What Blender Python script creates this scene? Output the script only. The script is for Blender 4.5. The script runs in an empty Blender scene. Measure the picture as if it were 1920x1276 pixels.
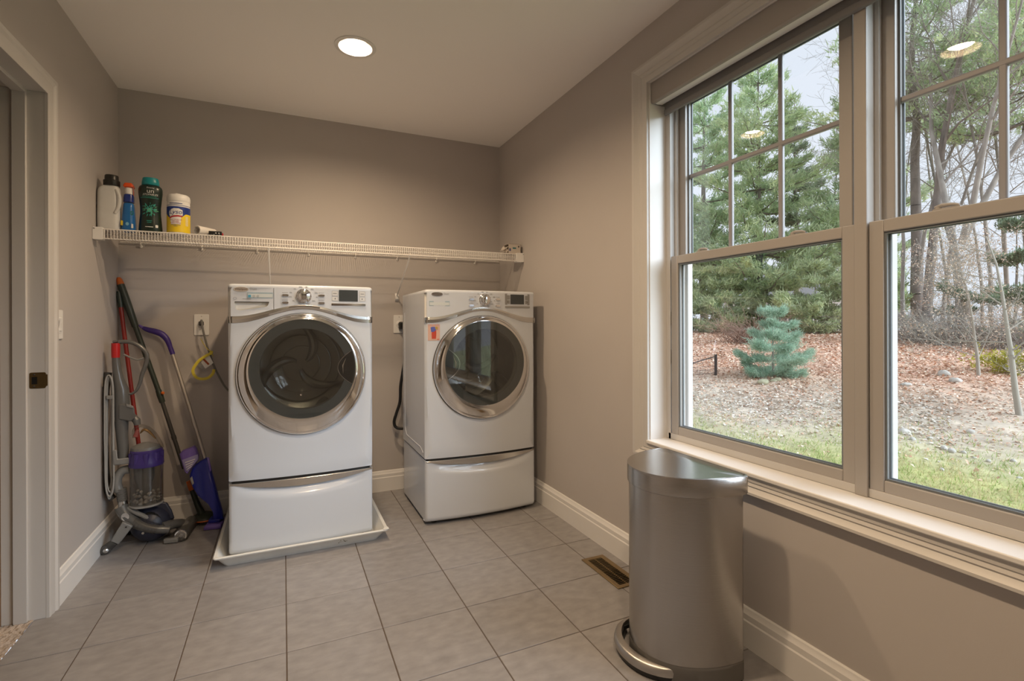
import bpy, bmesh, math, random
import numpy as np
from mathutils import Vector, Matrix
from mathutils.geometry import tessellate_polygon
SC = bpy.context.scene
COL = SC.collection
PI = math.pi
# ---------------------------------------------------------------- camera
W, H = 2.310, 2.448                     # room width (x) and height; back wall y=0, left wall x=0
CAM = Vector((0.8342, -3.4392, 1.1280)); YAW = 0.4297; ROLL = -0.0032; FPX = 935.585
cd = bpy.data.cameras.new('camera'); cam = bpy.data.objects.new('camera', cd); COL.objects.link(cam)
cd.sensor_fit = 'HORIZONTAL'; cd.sensor_width = 36.0; cd.lens = FPX * 36 / 1920
cd.shift_y = -(638 - 606.487) / 1920; cd.clip_start = 0.02; cd.clip_end = 400
cam.matrix_world = Matrix.Translation(CAM) @ Matrix.Rotation(-YAW, 4, 'Z') @ Matrix.Rotation(PI / 2, 4, 'X') @ Matrix.Rotation(ROLL, 4, 'Z')
SC.camera = cam
# ---------------------------------------------------------------- sky, daylight, exposure
wd = bpy.data.worlds.new('overcast_sky'); SC.world = wd; wd.use_nodes = True
nt = wd.node_tree; nt.nodes.clear()
wo = nt.nodes.new('ShaderNodeOutputWorld'); bg = nt.nodes.new('ShaderNodeBackground')
tcw = nt.nodes.new('ShaderNodeTexCoord'); nzw = nt.nodes.new('ShaderNodeTexNoise'); rmw = nt.nodes.new('ShaderNodeValToRGB')
nzw.inputs['Scale'].default_value = 2.2; nzw.inputs['Detail'].default_value = 4
rmw.color_ramp.elements[0].position = .3; rmw.color_ramp.elements[0].color = (.78, .84, .95, 1)
rmw.color_ramp.elements[1].position = .7; rmw.color_ramp.elements[1].color = (.88, .92, 1.0, 1)
nt.links.new(tcw.outputs['Generated'], nzw.inputs['Vector']); nt.links.new(nzw.outputs['Fac'], rmw.inputs['Fac'])
nt.links.new(rmw.outputs['Color'], bg.inputs['Color']); nt.links.new(bg.outputs[0], wo.inputs[0])
bg.inputs['Strength'].default_value = 1.10
sd = bpy.data.lights.new('overcast_sun', 'SUN'); so = bpy.data.objects.new('overcast_sun', sd); COL.objects.link(so)
sd.energy = 6.6; sd.angle = math.radians(50); sd.color = (.78, .89, 1.0)
so.rotation_euler = Vector((-.50, .70, -.50)).to_track_quat('-Z', 'Y').to_euler()      # hazy sun from beyond the window wall
VS = SC.view_settings
VS.view_transform = 'Standard'; VS.look = 'None'; VS.gamma = 1; VS.use_curve_mapping = False; VS.exposure = 0.0
SC.cycles.use_denoising = True
SC.cycles.max_bounces = 10; SC.cycles.diffuse_bounces = 5; SC.cycles.glossy_bounces = 5; SC.cycles.transparent_max_bounces = 24
SC.cycles.sample_clamp_indirect = 6.0; SC.cycles.caustics_refractive = False
LAMP_POWER = 16.5; LAMP_COL = (1.0, .74, .48); LENS_STRENGTH = 14.0

# ---------------------------------------------------------------- materials
def lin(c):
    if isinstance(c, str):
        c = [int(c[i:i + 2], 16) / 255 for i in (0, 2, 4)]
        return tuple(v / 12.92 if v <= .04045 else ((v + .055) / 1.055) ** 2.4 for v in c)
    return tuple(c)
MATS = {}
def mat(name, col, rough=.5, metal=0., var=0., vscale=8., bump=0., bscale=60., coat=0., spec=.5, emit=0., aniso=0., trans=0., rnd=0., stretch=None, vcol=None, detail=3.):
    m = bpy.data.materials.new(name); m.use_nodes = True
    n = m.node_tree; b = n.nodes['Principled BSDF']
    c = lin(col)
    b.inputs['Base Color'].default_value = (*c, 1); b.inputs['Roughness'].default_value = rough; b.inputs['Metallic'].default_value = metal
    b.inputs['Coat Weight'].default_value = coat; b.inputs['Coat Roughness'].default_value = .06; b.inputs['Specular IOR Level'].default_value = spec
    b.inputs['Anisotropic'].default_value = aniso; b.inputs['Transmission Weight'].default_value = trans
    if emit: b.inputs['Emission Color'].default_value = (*c, 1); b.inputs['Emission Strength'].default_value = emit
    L = n.links.new
    geo = n.nodes.new('ShaderNodeNewGeometry'); vec = geo.outputs['Position']
    if stretch:
        mp = n.nodes.new('ShaderNodeMapping'); mp.inputs['Scale'].default_value = stretch; L(vec, mp.inputs['Vector']); vec = mp.outputs[0]
    cur = None
    if vcol:
        at = n.nodes.new('ShaderNodeAttribute'); at.attribute_name = vcol; cur = at.outputs['Color']
    if var or rnd:
        mx = n.nodes.new('ShaderNodeHueSaturation')
        if cur: L(cur, mx.inputs['Color'])
        else: mx.inputs['Color'].default_value = (*c, 1)
        val = None
        if var:
            tx = n.nodes.new('ShaderNodeTexNoise'); tx.inputs['Scale'].default_value = vscale; tx.inputs['Detail'].default_value = detail; L(vec, tx.inputs['Vector'])
            mr = n.nodes.new('ShaderNodeMapRange'); mr.inputs[1].default_value = .25; mr.inputs[2].default_value = .75
            mr.inputs[3].default_value = 1 - var; mr.inputs[4].default_value = 1 + var; L(tx.outputs['Fac'], mr.inputs[0]); val = mr.outputs[0]
        if rnd:
            oi = n.nodes.new('ShaderNodeObjectInfo'); m2 = n.nodes.new('ShaderNodeMapRange'); m2.inputs[3].default_value = 1 - rnd; m2.inputs[4].default_value = 1 + rnd
            L(oi.outputs['Random'], m2.inputs[0])
            if val:
                mm = n.nodes.new('ShaderNodeMath'); mm.operation = 'MULTIPLY'; L(val, mm.inputs[0]); L(m2.outputs[0], mm.inputs[1]); val = mm.outputs[0]
            else: val = m2.outputs[0]
        L(val, mx.inputs['Value']); cur = mx.outputs[0]
    if cur: L(cur, b.inputs['Base Color'])
    if bump:
        t2 = n.nodes.new('ShaderNodeTexNoise'); t2.inputs['Scale'].default_value = bscale; t2.inputs['Detail'].default_value = 4; L(vec, t2.inputs['Vector'])
        bp = n.nodes.new('ShaderNodeBump'); bp.inputs['Strength'].default_value = bump; bp.inputs['Distance'].default_value = .002; L(t2.outputs['Fac'], bp.inputs['Height']); L(bp.outputs[0], b.inputs['Normal'])
    MATS[name] = m; return m
def translucent(m, fac):
    n = m.node_tree; b = n.nodes['Principled BSDF']; o = n.nodes['Material Output']; t = n.nodes.new('ShaderNodeBsdfTranslucent'); x = n.nodes.new('ShaderNodeMixShader'); x.inputs[0].default_value = fac
    n.links.new(b.inputs['Base Color'].links[0].from_socket, t.inputs[0]); n.links.new(b.outputs[0], x.inputs[1]); n.links.new(t.outputs[0], x.inputs[2]); n.links.new(x.outputs[0], o.inputs[0])
def glassy(name, tint, ior=1.5, rough=0., boost=1.):
    m = bpy.data.materials.new(name); m.use_nodes = True; n = m.node_tree; n.nodes.clear()
    o = n.nodes.new('ShaderNodeOutputMaterial'); t = n.nodes.new('ShaderNodeBsdfTransparent'); g = n.nodes.new('ShaderNodeBsdfGlossy')
    f = n.nodes.new('ShaderNodeFresnel'); f.inputs[0].default_value = ior; x = n.nodes.new('ShaderNodeMixShader')
    t.inputs[0].default_value = (*lin(tint), 1); g.inputs['Roughness'].default_value = rough; g.inputs['Color'].default_value = (1, 1, 1, 1)
    ge = n.nodes.new('ShaderNodeNewGeometry'); mi = n.nodes.new('ShaderNodeMapRange'); mi.inputs[3].default_value = ior; mi.inputs[4].default_value = 1 / ior
    n.links.new(ge.outputs['Backfacing'], mi.inputs[0]); n.links.new(mi.outputs[0], f.inputs[0])
    mu = n.nodes.new('ShaderNodeMath'); mu.operation = 'MULTIPLY'; mu.use_clamp = True; mu.inputs[1].default_value = boost
    n.links.new(f.outputs[0], mu.inputs[0]); n.links.new(mu.outputs[0], x.inputs[0]); n.links.new(t.outputs[0], x.inputs[1]); n.links.new(g.outputs[0], x.inputs[2]); n.links.new(x.outputs[0], o.inputs[0])
    MATS[name] = m; return m
M_WALL = mat('wall_paint', (.475, .44, .42), .75, var=.025, vscale=2.5, bump=.08, bscale=500)
M_CEIL = mat('ceiling_paint', (.88, .85, .83), .85, bump=.06, bscale=400)
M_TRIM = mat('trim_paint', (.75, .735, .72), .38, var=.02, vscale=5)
M_CASE_SHADE = mat('casing_paint_shaded', (.56, .54, .52), .38, var=.02, vscale=5)  # trim paint darkened: shade on the casings put into the colour
M_SASH_SHADE = mat('sash_vinyl_shaded', (.38, .355, .335), .35)  # window vinyl darkened: shade on the sashes put into the colour
M_VINYL = mat('window_vinyl', (.56, .545, .53), .35)
M_TILE = mat('floor_tile', (.262, .250, .250), .36, var=.17, vscale=17, rnd=.05, bump=.12, bscale=28, stretch=(1, 1.7, 1), detail=6)
M_GROUT = mat('grout', (.11, .085, .07), .9)
M_ENAMEL = mat('white_enamel', (.63, .665, .72), .22, coat=.6, spec=.55)
M_PLASTICW = mat('white_plastic', (.78, .77, .75), .38)
M_PAN = mat('pan_plastic', (.70, .70, .67), .42, var=.05, vscale=14)
M_CHROME = mat('chrome', (.86, .86, .87), .06, 1.)
M_BEZEL = mat('bezel_chrome', (.80, .79, .78), .10, 1.)
M_SILVER = mat('silver_trim', (.66, .65, .63), .22, 1.)
M_STEEL = mat('brushed_steel', (.47, .455, .44), .24, 1., bump=.12, bscale=6, stretch=(1, 1, 90))
M_DRUM = mat('drum_steel', (.42, .42, .41), .28, 1.)
M_BLACK = mat('black_plastic', (.012, .012, .012), .35)
M_DARK = mat('dark_grey_plastic', (.055, .052, .048), .42)
M_DGREY = mat('door_border_grey', (.13, .14, .142), .25)
M_GREY = mat('mid_grey_plastic', (.15, .148, .142), .38, var=.06, vscale=20)
M_LGREY = mat('light_grey_plastic', (.30, .295, .285), .4)
M_LCD = mat('lcd_glass', (.055, .062, .066), .12)
M_GLASS = glassy('window_glass', (.975, .985, .985), 1.5)
M_DOORGLASS = glassy('door_glass', (.78, .79, .78), 1.5, boost=1.6)
M_BOWL = glassy('bowl_glass', (.78, .79, .78), 1.5, boost=1.3)
M_CLEAR = glassy('clear_plastic', (.80, .79, .77), 1.45, rough=.05, boost=1.3)
M_BRASS = mat('antique_brass', (.22, .15, .065), .38, .85, var=.12, vscale=40)
M_VENT = mat('brass_vent', (.235, .165, .085), .42, .6, var=.06, vscale=30)

# ---------------------------------------------------------------- mesh helpers
class MB:
    def __init__(s): s.v = []; s.f = []; s.mi = []; s.m = 0
    def add(s, vs, fs):
        o = len(s.v); s.v += [tuple(v) for v in vs]
        for f in fs: s.f.append(tuple(i + o for i in f)); s.mi.append(s.m)
        return s
    def box(s, x0, x1, y0, y1, z0, z1):
        return s.add([(x0, y0, z0), (x1, y0, z0), (x1, y1, z0), (x0, y1, z0), (x0, y0, z1), (x1, y0, z1), (x1, y1, z1), (x0, y1, z1)],
                     [(3, 2, 1, 0), (4, 5, 6, 7), (0, 1, 5, 4), (1, 2, 6, 5), (2, 3, 7, 6), (3, 0, 4, 7)])
    def obox(s, c, a, b, d):
        c, a, b, d = Vector(c), Vector(a), Vector(b), Vector(d)
        vs = [c + i * a + j * b + k * d for k in (-1, 1) for i, j in ((-1, -1), (1, -1), (1, 1), (-1, 1))]
        fl = a.cross(b).dot(d) < 0
        fs = [(3, 2, 1, 0), (4, 5, 6, 7), (0, 1, 5, 4), (1, 2, 6, 5), (2, 3, 7, 6), (3, 0, 4, 7)]
        return s.add(vs, [f[::-1] for f in fs] if fl else fs)
    def prism(s, poly, axis, a, b):
        def P(p, h): return {'x': (h, p[0], p[1]), 'y': (p[0], h, p[1]), 'z': (p[0], p[1], h)}[axis]
        n = len(poly); vs = [P(p, a) for p in poly] + [P(p, b) for p in poly]
        return s.add(vs, [tuple(range(n))[::-1], tuple(range(n, 2 * n))] + [(i, (i + 1) % n, n + (i + 1) % n, n + i) for i in range(n)])
    def loft(s, rings, caps=True, closed=True, loop=False):
        n = len(rings[0]); vs = [p for r in rings for p in r]; fs = []
        K = len(rings)
        for k in range(K if loop else K - 1):
            o, q = k * n, ((k + 1) % K) * n
            for i in range(n if closed else n - 1):
                j = (i + 1) % n; fs.append((o + i, o + j, q + j, q + i))
        if caps and not loop: fs += [tuple(range(n))[::-1], tuple(range((K - 1) * n, K * n))]
        return s.add(vs, fs)
    def tube(s, pts, r, n=8, closed=False, caps=True, flat=None):
        pts = [Vector(p) for p in pts]; K = len(pts)
        rs = r if isinstance(r, (list, tuple)) else [r] * K
        rings = []; up = None
        for k in range(K):
            if closed: t = pts[(k + 1) % K] - pts[k - 1]
            else: t = pts[min(k + 1, K - 1)] - pts[max(k - 1, 0)]
            t = t.normalized() if t.length > 1e-9 else Vector((0, 0, 1))
            if up is None:
                up = Vector((0, 0, 1)) if abs(t.z) < .9 else Vector((0, 1, 0))
            u = (up - t * up.dot(t)); u = u.normalized() if u.length > 1e-6 else t.orthogonal().normalized()
            w = t.cross(u); up = u
            fx, fy = flat if flat else (1, 1)
            rings.append([pts[k] + (u * math.cos(2 * PI * i / n) * fx + w * math.sin(2 * PI * i / n) * fy) * rs[k] for i in range(n)])
        return s.loft(rings, caps and not closed, True, closed)
    def lathe(s, prof, c, axis='z', n=32, sx=1., sy=1.):
        c = Vector(c); rings = []
        A = {'z': ((1, 0, 0), (0, 1, 0), (0, 0, 1)), 'y': ((1, 0, 0), (0, 0, -1), (0, 1, 0)), 'x': ((0, 1, 0), (0, 0, 1), (1, 0, 0))}
        if isinstance(axis, str): a, b, h = [Vector(q) for q in A[axis]]
        else:
            h = Vector(axis).normalized(); a = h.orthogonal().normalized(); b = h.cross(a)
        for r, z in prof:
            r = max(r, 1e-5)
            rings.append([c + a * r * sx * math.cos(2 * PI * i / n) + b * r * sy * math.sin(2 * PI * i / n) + h * z for i in range(n)])
        return s.loft(rings, True, True)
    def ring(s, prof, c, axis='z', n=48, sx=1., sy=1.):
        """lathe of a closed profile: a ring with an open middle"""
        k = MB(); k.lathe(prof, c, axis, n, sx, sy); m = len(prof)
        return s.loft([k.v[i * n:(i + 1) * n] for i in range(m)], False, True, True)
    def grid(s, rows):
        n = len(rows[0]); vs = [p for r in rows for p in r]
        return s.add(vs, [(k * n + i, k * n + i + 1, (k + 1) * n + i + 1, (k + 1) * n + i) for k in range(len(rows) - 1) for i in range(n - 1)])
    def plate(s, outer, holes, fmap, t):
        """flat plate with holes; fmap(u, v, d) -> world point, d = 0 front, t back"""
        loops = [outer] + holes
        tri = tessellate_polygon([[Vector((p[0], p[1], 0)) for p in l] for l in loops])
        pts = [p for l in loops for p in l]; n = len(pts)
        vs = [fmap(p[0], p[1], 0) for p in pts] + [fmap(p[0], p[1], t) for p in pts]
        fs = [tuple(x) for x in tri] + [tuple(i + n for i in x)[::-1] for x in tri]
        o = 0
        for l in loops:
            k = len(l)
            fs += [(o + i, o + (i + 1) % k, n + o + (i + 1) % k, n + o + i) for i in range(k)]; o += k
        return s.add(vs, fs)
    def decal(s, poly, fmap, step=.005):
        """flat print wrapped on a curved surface: triangles split until they follow it"""
        tri = tessellate_polygon([[Vector((p[0], p[1], 0)) for p in poly]]); st = [[poly[i] for i in t] for t in tri]
        while st:
            t = st.pop(); L = [(math.dist(t[i], t[(i + 1) % 3]), i) for i in range(3)]; l, i = max(L)
            if l > step:
                a, b, c = t[i], t[(i + 1) % 3], t[(i + 2) % 3]; m = ((a[0] + b[0]) / 2, (a[1] + b[1]) / 2); st += [[a, m, c], [m, b, c]]
            else: s.add([fmap(q[0], q[1], 0) for q in t], [(0, 1, 2)])
        return s
    def build(s, name, m, parent=None, origin=None, bev=0., seg=2, smooth=35, norm=True, sub=0):
        org = WO[parent.name] if parent else Vector(origin if origin is not None else base_of(s.v))
        me = bpy.data.meshes.new(name)
        me.from_pydata([(v[0] - org[0], v[1] - org[1], v[2] - org[2]) for v in s.v], [], s.f)
        ms = m if isinstance(m, (list, tuple)) else [m]
        for q in ms: me.materials.append(q)
        if len(ms) > 1: me.polygons.foreach_set('material_index', s.mi)
        if norm:
            bm = bmesh.new(); bm.from_mesh(me); bmesh.ops.recalc_face_normals(bm, faces=bm.faces); bm.to_mesh(me); bm.free()
        if smooth:
            me.polygons.foreach_set('use_smooth', [True] * len(me.polygons)); me.set_sharp_from_angle(angle=math.radians(smooth))
        me.update()
        o = bpy.data.objects.new(name, me); COL.objects.link(o)
        if parent: o.parent = parent
        else: o.location = org
        WO[o.name] = Vector(org)
        if bev:
            md = o.modifiers.new('bevel', 'BEVEL'); md.width = bev; md.segments = seg; md.limit_method = 'ANGLE'; md.angle_limit = math.radians(40)
            md.harden_normals = False
        if sub:
            md = o.modifiers.new('sub', 'SUBSURF'); md.levels = sub; md.render_levels = sub
        return o
WO = {}
def base_of(v):
    a = np.array(v); return ((a[:, 0].min() + a[:, 0].max()) / 2, (a[:, 1].min() + a[:, 1].max()) / 2, a[:, 2].min())
def tag(o, label=None, cat=None, group=None, kind=None):
    if label: o['label'] = label
    if cat: o['category'] = cat
    if group: o['group'] = group
    if kind: o['kind'] = kind
    return o
def empty(name, loc, label=None, cat=None, group=None, kind=None):
    o = bpy.data.objects.new(name, None); COL.objects.link(o); o.location = loc; o.empty_display_size = .1; WO[o.name] = Vector(loc)
    return tag(o, label, cat, group, kind)
def inst(src, name, parent, loc, rot=None, scale=None):
    """another object sharing src's mesh; loc is a world position"""
    o = bpy.data.objects.new(name, src.data if hasattr(src, 'data') else src); COL.objects.link(o)
    if parent: o.parent = parent; o.location = Vector(loc) - WO[parent.name]
    else: o.location = loc
    if rot: o.rotation_euler = rot
    if scale: o.scale = scale
    if hasattr(src, 'modifiers'):
        for md in src.modifiers:
            if md.type == 'BEVEL':
                k = o.modifiers.new('bevel', 'BEVEL'); k.width = md.width; k.segments = md.segments; k.limit_method = 'ANGLE'; k.angle_limit = md.angle_limit
    WO[o.name] = Vector(loc)
    return o
def meshdata(name, verts, faces, m, smooth=0):
    me = bpy.data.meshes.new(name); me.from_pydata(verts, [], faces); me.materials.append(m)
    if smooth: me.polygons.foreach_set('use_smooth', [True] * len(me.polygons)); me.set_sharp_from_angle(angle=math.radians(smooth))
    me.update(); return me
def textpart(name, body, size, m, parent, fmap, cx=0., cy=0., extr=.0004, shear=0., wide=1., align='CENTER'):
    """lettering as a flat mesh; fmap(u, v, d) -> world point"""
    cu = bpy.data.curves.new('lettering', 'FONT'); cu.body = body; cu.size = size; cu.align_x = align; cu.align_y = 'CENTER'; cu.shear = shear; cu.resolution_u = 3
    to = bpy.data.objects.new('lettering', cu); COL.objects.link(to)
    dg = bpy.context.evaluated_depsgraph_get(); me = to.evaluated_get(dg).to_mesh()
    vs = [fmap(cx + v.co.x * wide, cy + v.co.y, -extr) for v in me.vertices]; fs = [tuple(p.vertices) for p in me.polygons]
    to.evaluated_get(dg).to_mesh_clear(); bpy.data.objects.remove(to); bpy.data.curves.remove(cu)
    b = MB(); b.add(vs, fs); return b.build(name, m, parent, smooth=0, norm=False)
def circ(cx, cy, rx, ry=None, n=24, a0=0., a1=2 * PI):
    ry = ry or rx
    full = abs(a1 - a0 - 2 * PI) < 1e-6
    return [(cx + rx * math.cos(a0 + (a1 - a0) * i / (n if full else n - 1)), cy + ry * math.sin(a0 + (a1 - a0) * i / (n if full else n - 1))) for i in range(n)]
def rrect(x0, x1, y0, y1, r, k=4):
    out = []
    for cx, cy, a in ((x1 - r, y1 - r, 0), (x0 + r, y1 - r, PI / 2), (x0 + r, y0 + r, PI), (x1 - r, y0 + r, 1.5 * PI)):
        out += [(cx + r * math.cos(a + PI / 2 * i / k), cy + r * math.sin(a + PI / 2 * i / k)) for i in range(k + 1)]
    return out
def bez(p, n=16):
    """Catmull-Rom through points"""
    p = [Vector(q) for q in p]; out = []
    for i in range(len(p) - 1):
        a, b, c, d = p[max(i - 1, 0)], p[i], p[i + 1], p[min(i + 2, len(p) - 1)]
        for k in range(n):
            t = k / n
            out.append(.5 * ((2 * b) + (c - a) * t + (2 * a - 5 * b + 4 * c - d) * t * t + (3 * b - a - 3 * c + d) * t ** 3))
    out.append(p[-1]); return out
RT = (math.cos(YAW), -math.sin(YAW)); FW = (math.sin(YAW), math.cos(YAW))
def ray(px, py):
    a = (px - 960) / FPX; b = -(py - 606.487) / FPX; cr, sr = math.cos(ROLL), math.sin(ROLL)
    a, b = a * cr - b * sr, a * sr + b * cr
    return Vector((FW[0] + RT[0] * a, FW[1] + RT[1] * a, b))
def at(px, py, ax, val):
    """photo pixel -> point on the plane ax = val (a wall, the floor or the depth a thing stands at)"""
    d = ray(px, py); i = 'xyz'.index(ax); return CAM + d * ((val - CAM[i]) / d[i])
# ================================================================ ROOM SHELL
YF = -5.0                                # wall behind the camera
LIGHTS = [(1.15, -.97), (1.15, -2.15), (1.15, -3.33)]
def struct(o): o['kind'] = 'structure'; return o
# floor: grout bed + separate tiles
T = .3265; TX0, TY0 = .8412, -.90
fl = struct(MB().box(-.037, W, YF, 0, -.06, -.0025).build('floor', M_GROUT, origin=(W / 2, -2.5, 0), smooth=0))
def tilemesh(w, d):
    g, h, b = .002, .006, .0012
    x, y = w / 2 - g, d / 2 - g
    vs = [(-x, -y, -h), (x, -y, -h), (x, y, -h), (-x, y, -h), (-x, -y, -b), (x, -y, -b), (x, y, -b), (-x, y, -b),
          (-x + b, -y + b, 0), (x - b, -y + b, 0), (x - b, y - b, 0), (-x + b, y - b, 0)]
    fs = [(0, 1, 5, 4), (1, 2, 6, 5), (2, 3, 7, 6), (3, 0, 4, 7), (4, 5, 9, 8), (5, 6, 10, 9), (6, 7, 11, 10), (7, 4, 8, 11), (8, 9, 10, 11)]
    return meshdata('tile', vs, fs, M_TILE)
cache = {}
ks = range(-3, 5); js = range(-13, 3)
for k in ks:
    for j in js:
        x0, x1 = TX0 + k * T, TX0 + (k + 1) * T; y0, y1 = TY0 + j * T, TY0 + (j + 1) * T
        lo = 0.
        if x0 < 0 and y1 > -1.73 and y0 < -.93: lo = -.037          # doorway strip
        x0, x1, y0, y1 = max(x0, lo), min(x1, W), max(y0, YF), min(y1, 0)
        if x1 - x0 < .012 or y1 - y0 < .012: continue
        key = (round(x1 - x0, 4), round(y1 - y0, 4))
        if key not in cache: cache[key] = tilemesh(*key)
        inst(cache[key], 'tile', fl, ((x0 + x1) / 2, (y0 + y1) / 2, 0))
# walls
wb = struct(MB().box(-.13, W + .2, 0, .15, -.06, H + .2).build('wall_back', M_WALL, smooth=0))
wf = struct(MB().box(-.13, W + .2, YF - .15, YF, -.06, H + .2).build('wall_front', M_WALL, smooth=0))
DY0, DY1, DZ = -.940, -1.72, 2.025       # doorway in the left wall
b = MB(); b.box(-.13, 0, DY0, 0, -.06, H + .2); b.box(-.13, 0, YF, DY1, -.06, H + .2); b.box(-.13, 0, DY1, DY0, DZ, H + .2)
struct(b.build('wall_left', M_WALL, smooth=0))
WY0, WY1, WZ0, WZ1 = -1.688, -4.193, .612, 2.190     # window opening, widened for the added third unit
b = MB(); b.box(W, W + .2, WY0 + .015, 0, -.6, H + .2); b.box(W, W + .2, YF, WY1 - .015, -.6, H + .2)
b.box(W, W + .2, WY1 - .015, WY0 + .015, -.6, WZ0 - .015); b.box(W, W + .2, WY1 - .015, WY0 + .015, WZ1 + .015, H + .2)
struct(b.build('wall_right', M_WALL, smooth=0))
# ceiling with the holes of the recessed lights
b = MB()
b.plate([(-.13, YF), (W, YF), (W, 0), (-.13, 0)], [circ(x, y, .076, n=40) for x, y in LIGHTS], lambda u, v, d: (u, v, H + d), .012)
struct(b.build('ceiling', M_CEIL, smooth=0))
struct(MB().box(-1.6, W + .35, YF - .3, .3, H + .2, H + .3).build('roof_deck', mat('roof_felt', (.08, .08, .08), .9), smooth=0))
# baseboards with a moulded top
def base_profile(t=.016, h=.136): return [(0, 0), (t, 0), (t, h - .046), (t - .003, h - .041), (t - .003, h - .022), (t - .008, h - .014), (t - .010, h - .004), (t - .013, h), (0, h)]
b = MB(); b.prism([(W - a, z) for a, z in base_profile()], 'y', YF, 0); struct(b.build('baseboard_right', M_TRIM, smooth=25))
b = MB(); b.prism([(-a, z) for a, z in base_profile()], 'x', 0, W); struct(b.build('baseboard_back', M_TRIM, smooth=25))
b = MB(); b.prism([(a, z) for a, z in base_profile()], 'y', DY0 + .075, 0); struct(b.build('baseboard_left', M_TRIM, smooth=25))
# doorway: casing, jamb with stop, strike plate
def casing_profile(w=.073): return [(0, 0), (.010, 0), (.012, .006), (.011, .02), (.014, .032), (.013, .045), (.019, .055), (.019, w - .004), (.016, w), (0, w)]   # (out from wall, across)
b = MB(); pr = casing_profile()
b.prism([(o, DY0 - .004 + c) for o, c in pr], 'z', 0, DZ + .073) if False else None
rings = []
for (yy, zz, ky, kz) in ((DY0 - .002, 0, 1, 0), (DY0 - .002, DZ - .002, 1, 1), (DY1 + .002, DZ - .002, -1, 1), (DY1 + .002, 0, -1, 0)):
    rings.append([(o, yy + ky * c, zz + kz * c) for o, c in pr])
b.loft(rings); struct(b.build('trim_1', M_CASE_SHADE, smooth=25, origin=(0, DY0, 0)))
b = MB(); b.box(-.132, .001, DY0 - .001, DY0 + .018, 0, DZ); b.box(-.132, .001, DY1 - .018, DY1 + .001, 0, DZ); b.box(-.132, .001, DY1, DY0, DZ - .001, DZ + .018)
b.box(-.094, -.052, DY0 - .013, DY0, 0, DZ - .001); b.box(-.094, -.052, DY1, DY1 + .013, 0, DZ - .001); b.box(-.094, -.052, DY1 + .013, DY0 - .013, DZ - .014, DZ)
struct(b.build('trim_2', M_CASE_SHADE, bev=.002, smooth=30, origin=(-.06, DY0, 0)))
sp = empty('strike_plate', (-.027, DY0 - .001, .916), 'antique brass strike plate let into the white door jamb', 'strike plate')
b = MB()
b.plate(rrect(-.047, .002, .886, .947, .006), [[(-.041, .902), (-.041, .930), (-.024, .930), (-.024, .902)]], lambda u, v, d: (u, DY0 - .003 + d, v), .0025)
b.build('plate', M_BRASS, sp, smooth=30)
MB().prism(rrect(.0015, .007, .894, .939, .0025), 'y', DY0 - .0035, DY0 + .008).build('lip', M_BRASS, sp)
MB().box(-.041, -.024, DY0 - .0012, DY0 - .0006, .902, .930).build('latch_hole', M_BLACK, sp, smooth=0)
for z in (.894, .939): MB().lathe([(.0035, 0), (.0032, -.001), (.001, -.0016)], (-.033, DY0 - .0028, z), 'y', 12).build('screw', M_DARK, sp)
# hall beyond the doorway
M_HALL = mat('hall_wall_paint', (.50, .43, .36), .8)
b = MB(); b.box(-1.5, -1.4, -2.6, .2, -.06, H + .2); b.box(-1.4, -.13, .05, .2, -.06, H + .2); b.box(-1.4, -.13, -2.75, -2.6, -.06, H + .2); b.box(-1.4, -.13, -2.6, .05, H, H + .2)
struct(b.build('wall_hall', M_HALL, smooth=0))
b = MB(); rr = random.Random(3)
M_OAK = mat('hall_oak', (.30, .17, .085), .45, var=.2, vscale=14, stretch=(8, 8, 1))
MB().box(-.150, -.132, DY0 - .075 + .06, DY0 + .075, 0, DZ + .06).build('trim_3', M_OAK, smooth=0)['kind'] = 'structure'
cx = np.linspace(-1.4, -.037, 150); cyy = np.linspace(-2.6, .05, 290)
zz = -.006 + np.random.default_rng(4).random((len(cx), len(cyy))) * .010
b = MB(); b.grid([[(float(x), float(y), float(zz[i, j])) for j, y in enumerate(cyy)] for i, x in enumerate(cx)])
struct(b.build('floor_hall', mat('carpet', (.36, .30, .25), .95, var=.35, vscale=260), norm=False, smooth=0))
# ---------------------------------------------------------------- window surround
b = MB()
b.box(W - .001, 2.402, WY0, WY0 + .014, WZ0 - .014, WZ1 + .014); b.box(W - .001, 2.402, WY1 - .014, WY1, WZ0 - .014, WZ1 + .014); b.box(W - .001, 2.402, WY1, WY0, WZ1, WZ1 + .014)
struct(b.build('trim_4', M_TRIM, smooth=0, origin=(W, WY0, WZ0)))
struct(MB().box(W - .022, 2.402, WY1 - .006, WY0 + .006, WZ0 - .014, WZ0 + .002).build('window_sill', M_TRIM, bev=.004, smooth=30))
def wcas(w): return [(0, 0), (.011, 0), (.014, .004), (.014, w * .30), (.011, w * .36), (.016, w * .52), (.013, w * .60), (.020, w * .78), (.024, w * .86), (.024, w - .003), (.021, w), (0, w)]
b = MB(); rings = []
for (yy, zz_, ky, kz) in ((WY0 + .004, WZ0 - .014, .092, .060), (WY0 + .004, WZ1 + .001, .092, .086), (WY1 - .004, WZ1 + .001, -.092, .086), (WY1 - .004, WZ0 - .014, -.092, .060)):
    s_ = -1 if zz_ < 1 else 1
    rings.append([(W - o, yy + ky * c, zz_ + s_ * kz * c) for o, c in wcas(1.)])
b.loft(rings, caps=False, loop=True); struct(b.build('trim_5', M_CASE_SHADE, smooth=25, origin=(W, WY0, WZ0)))
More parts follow.
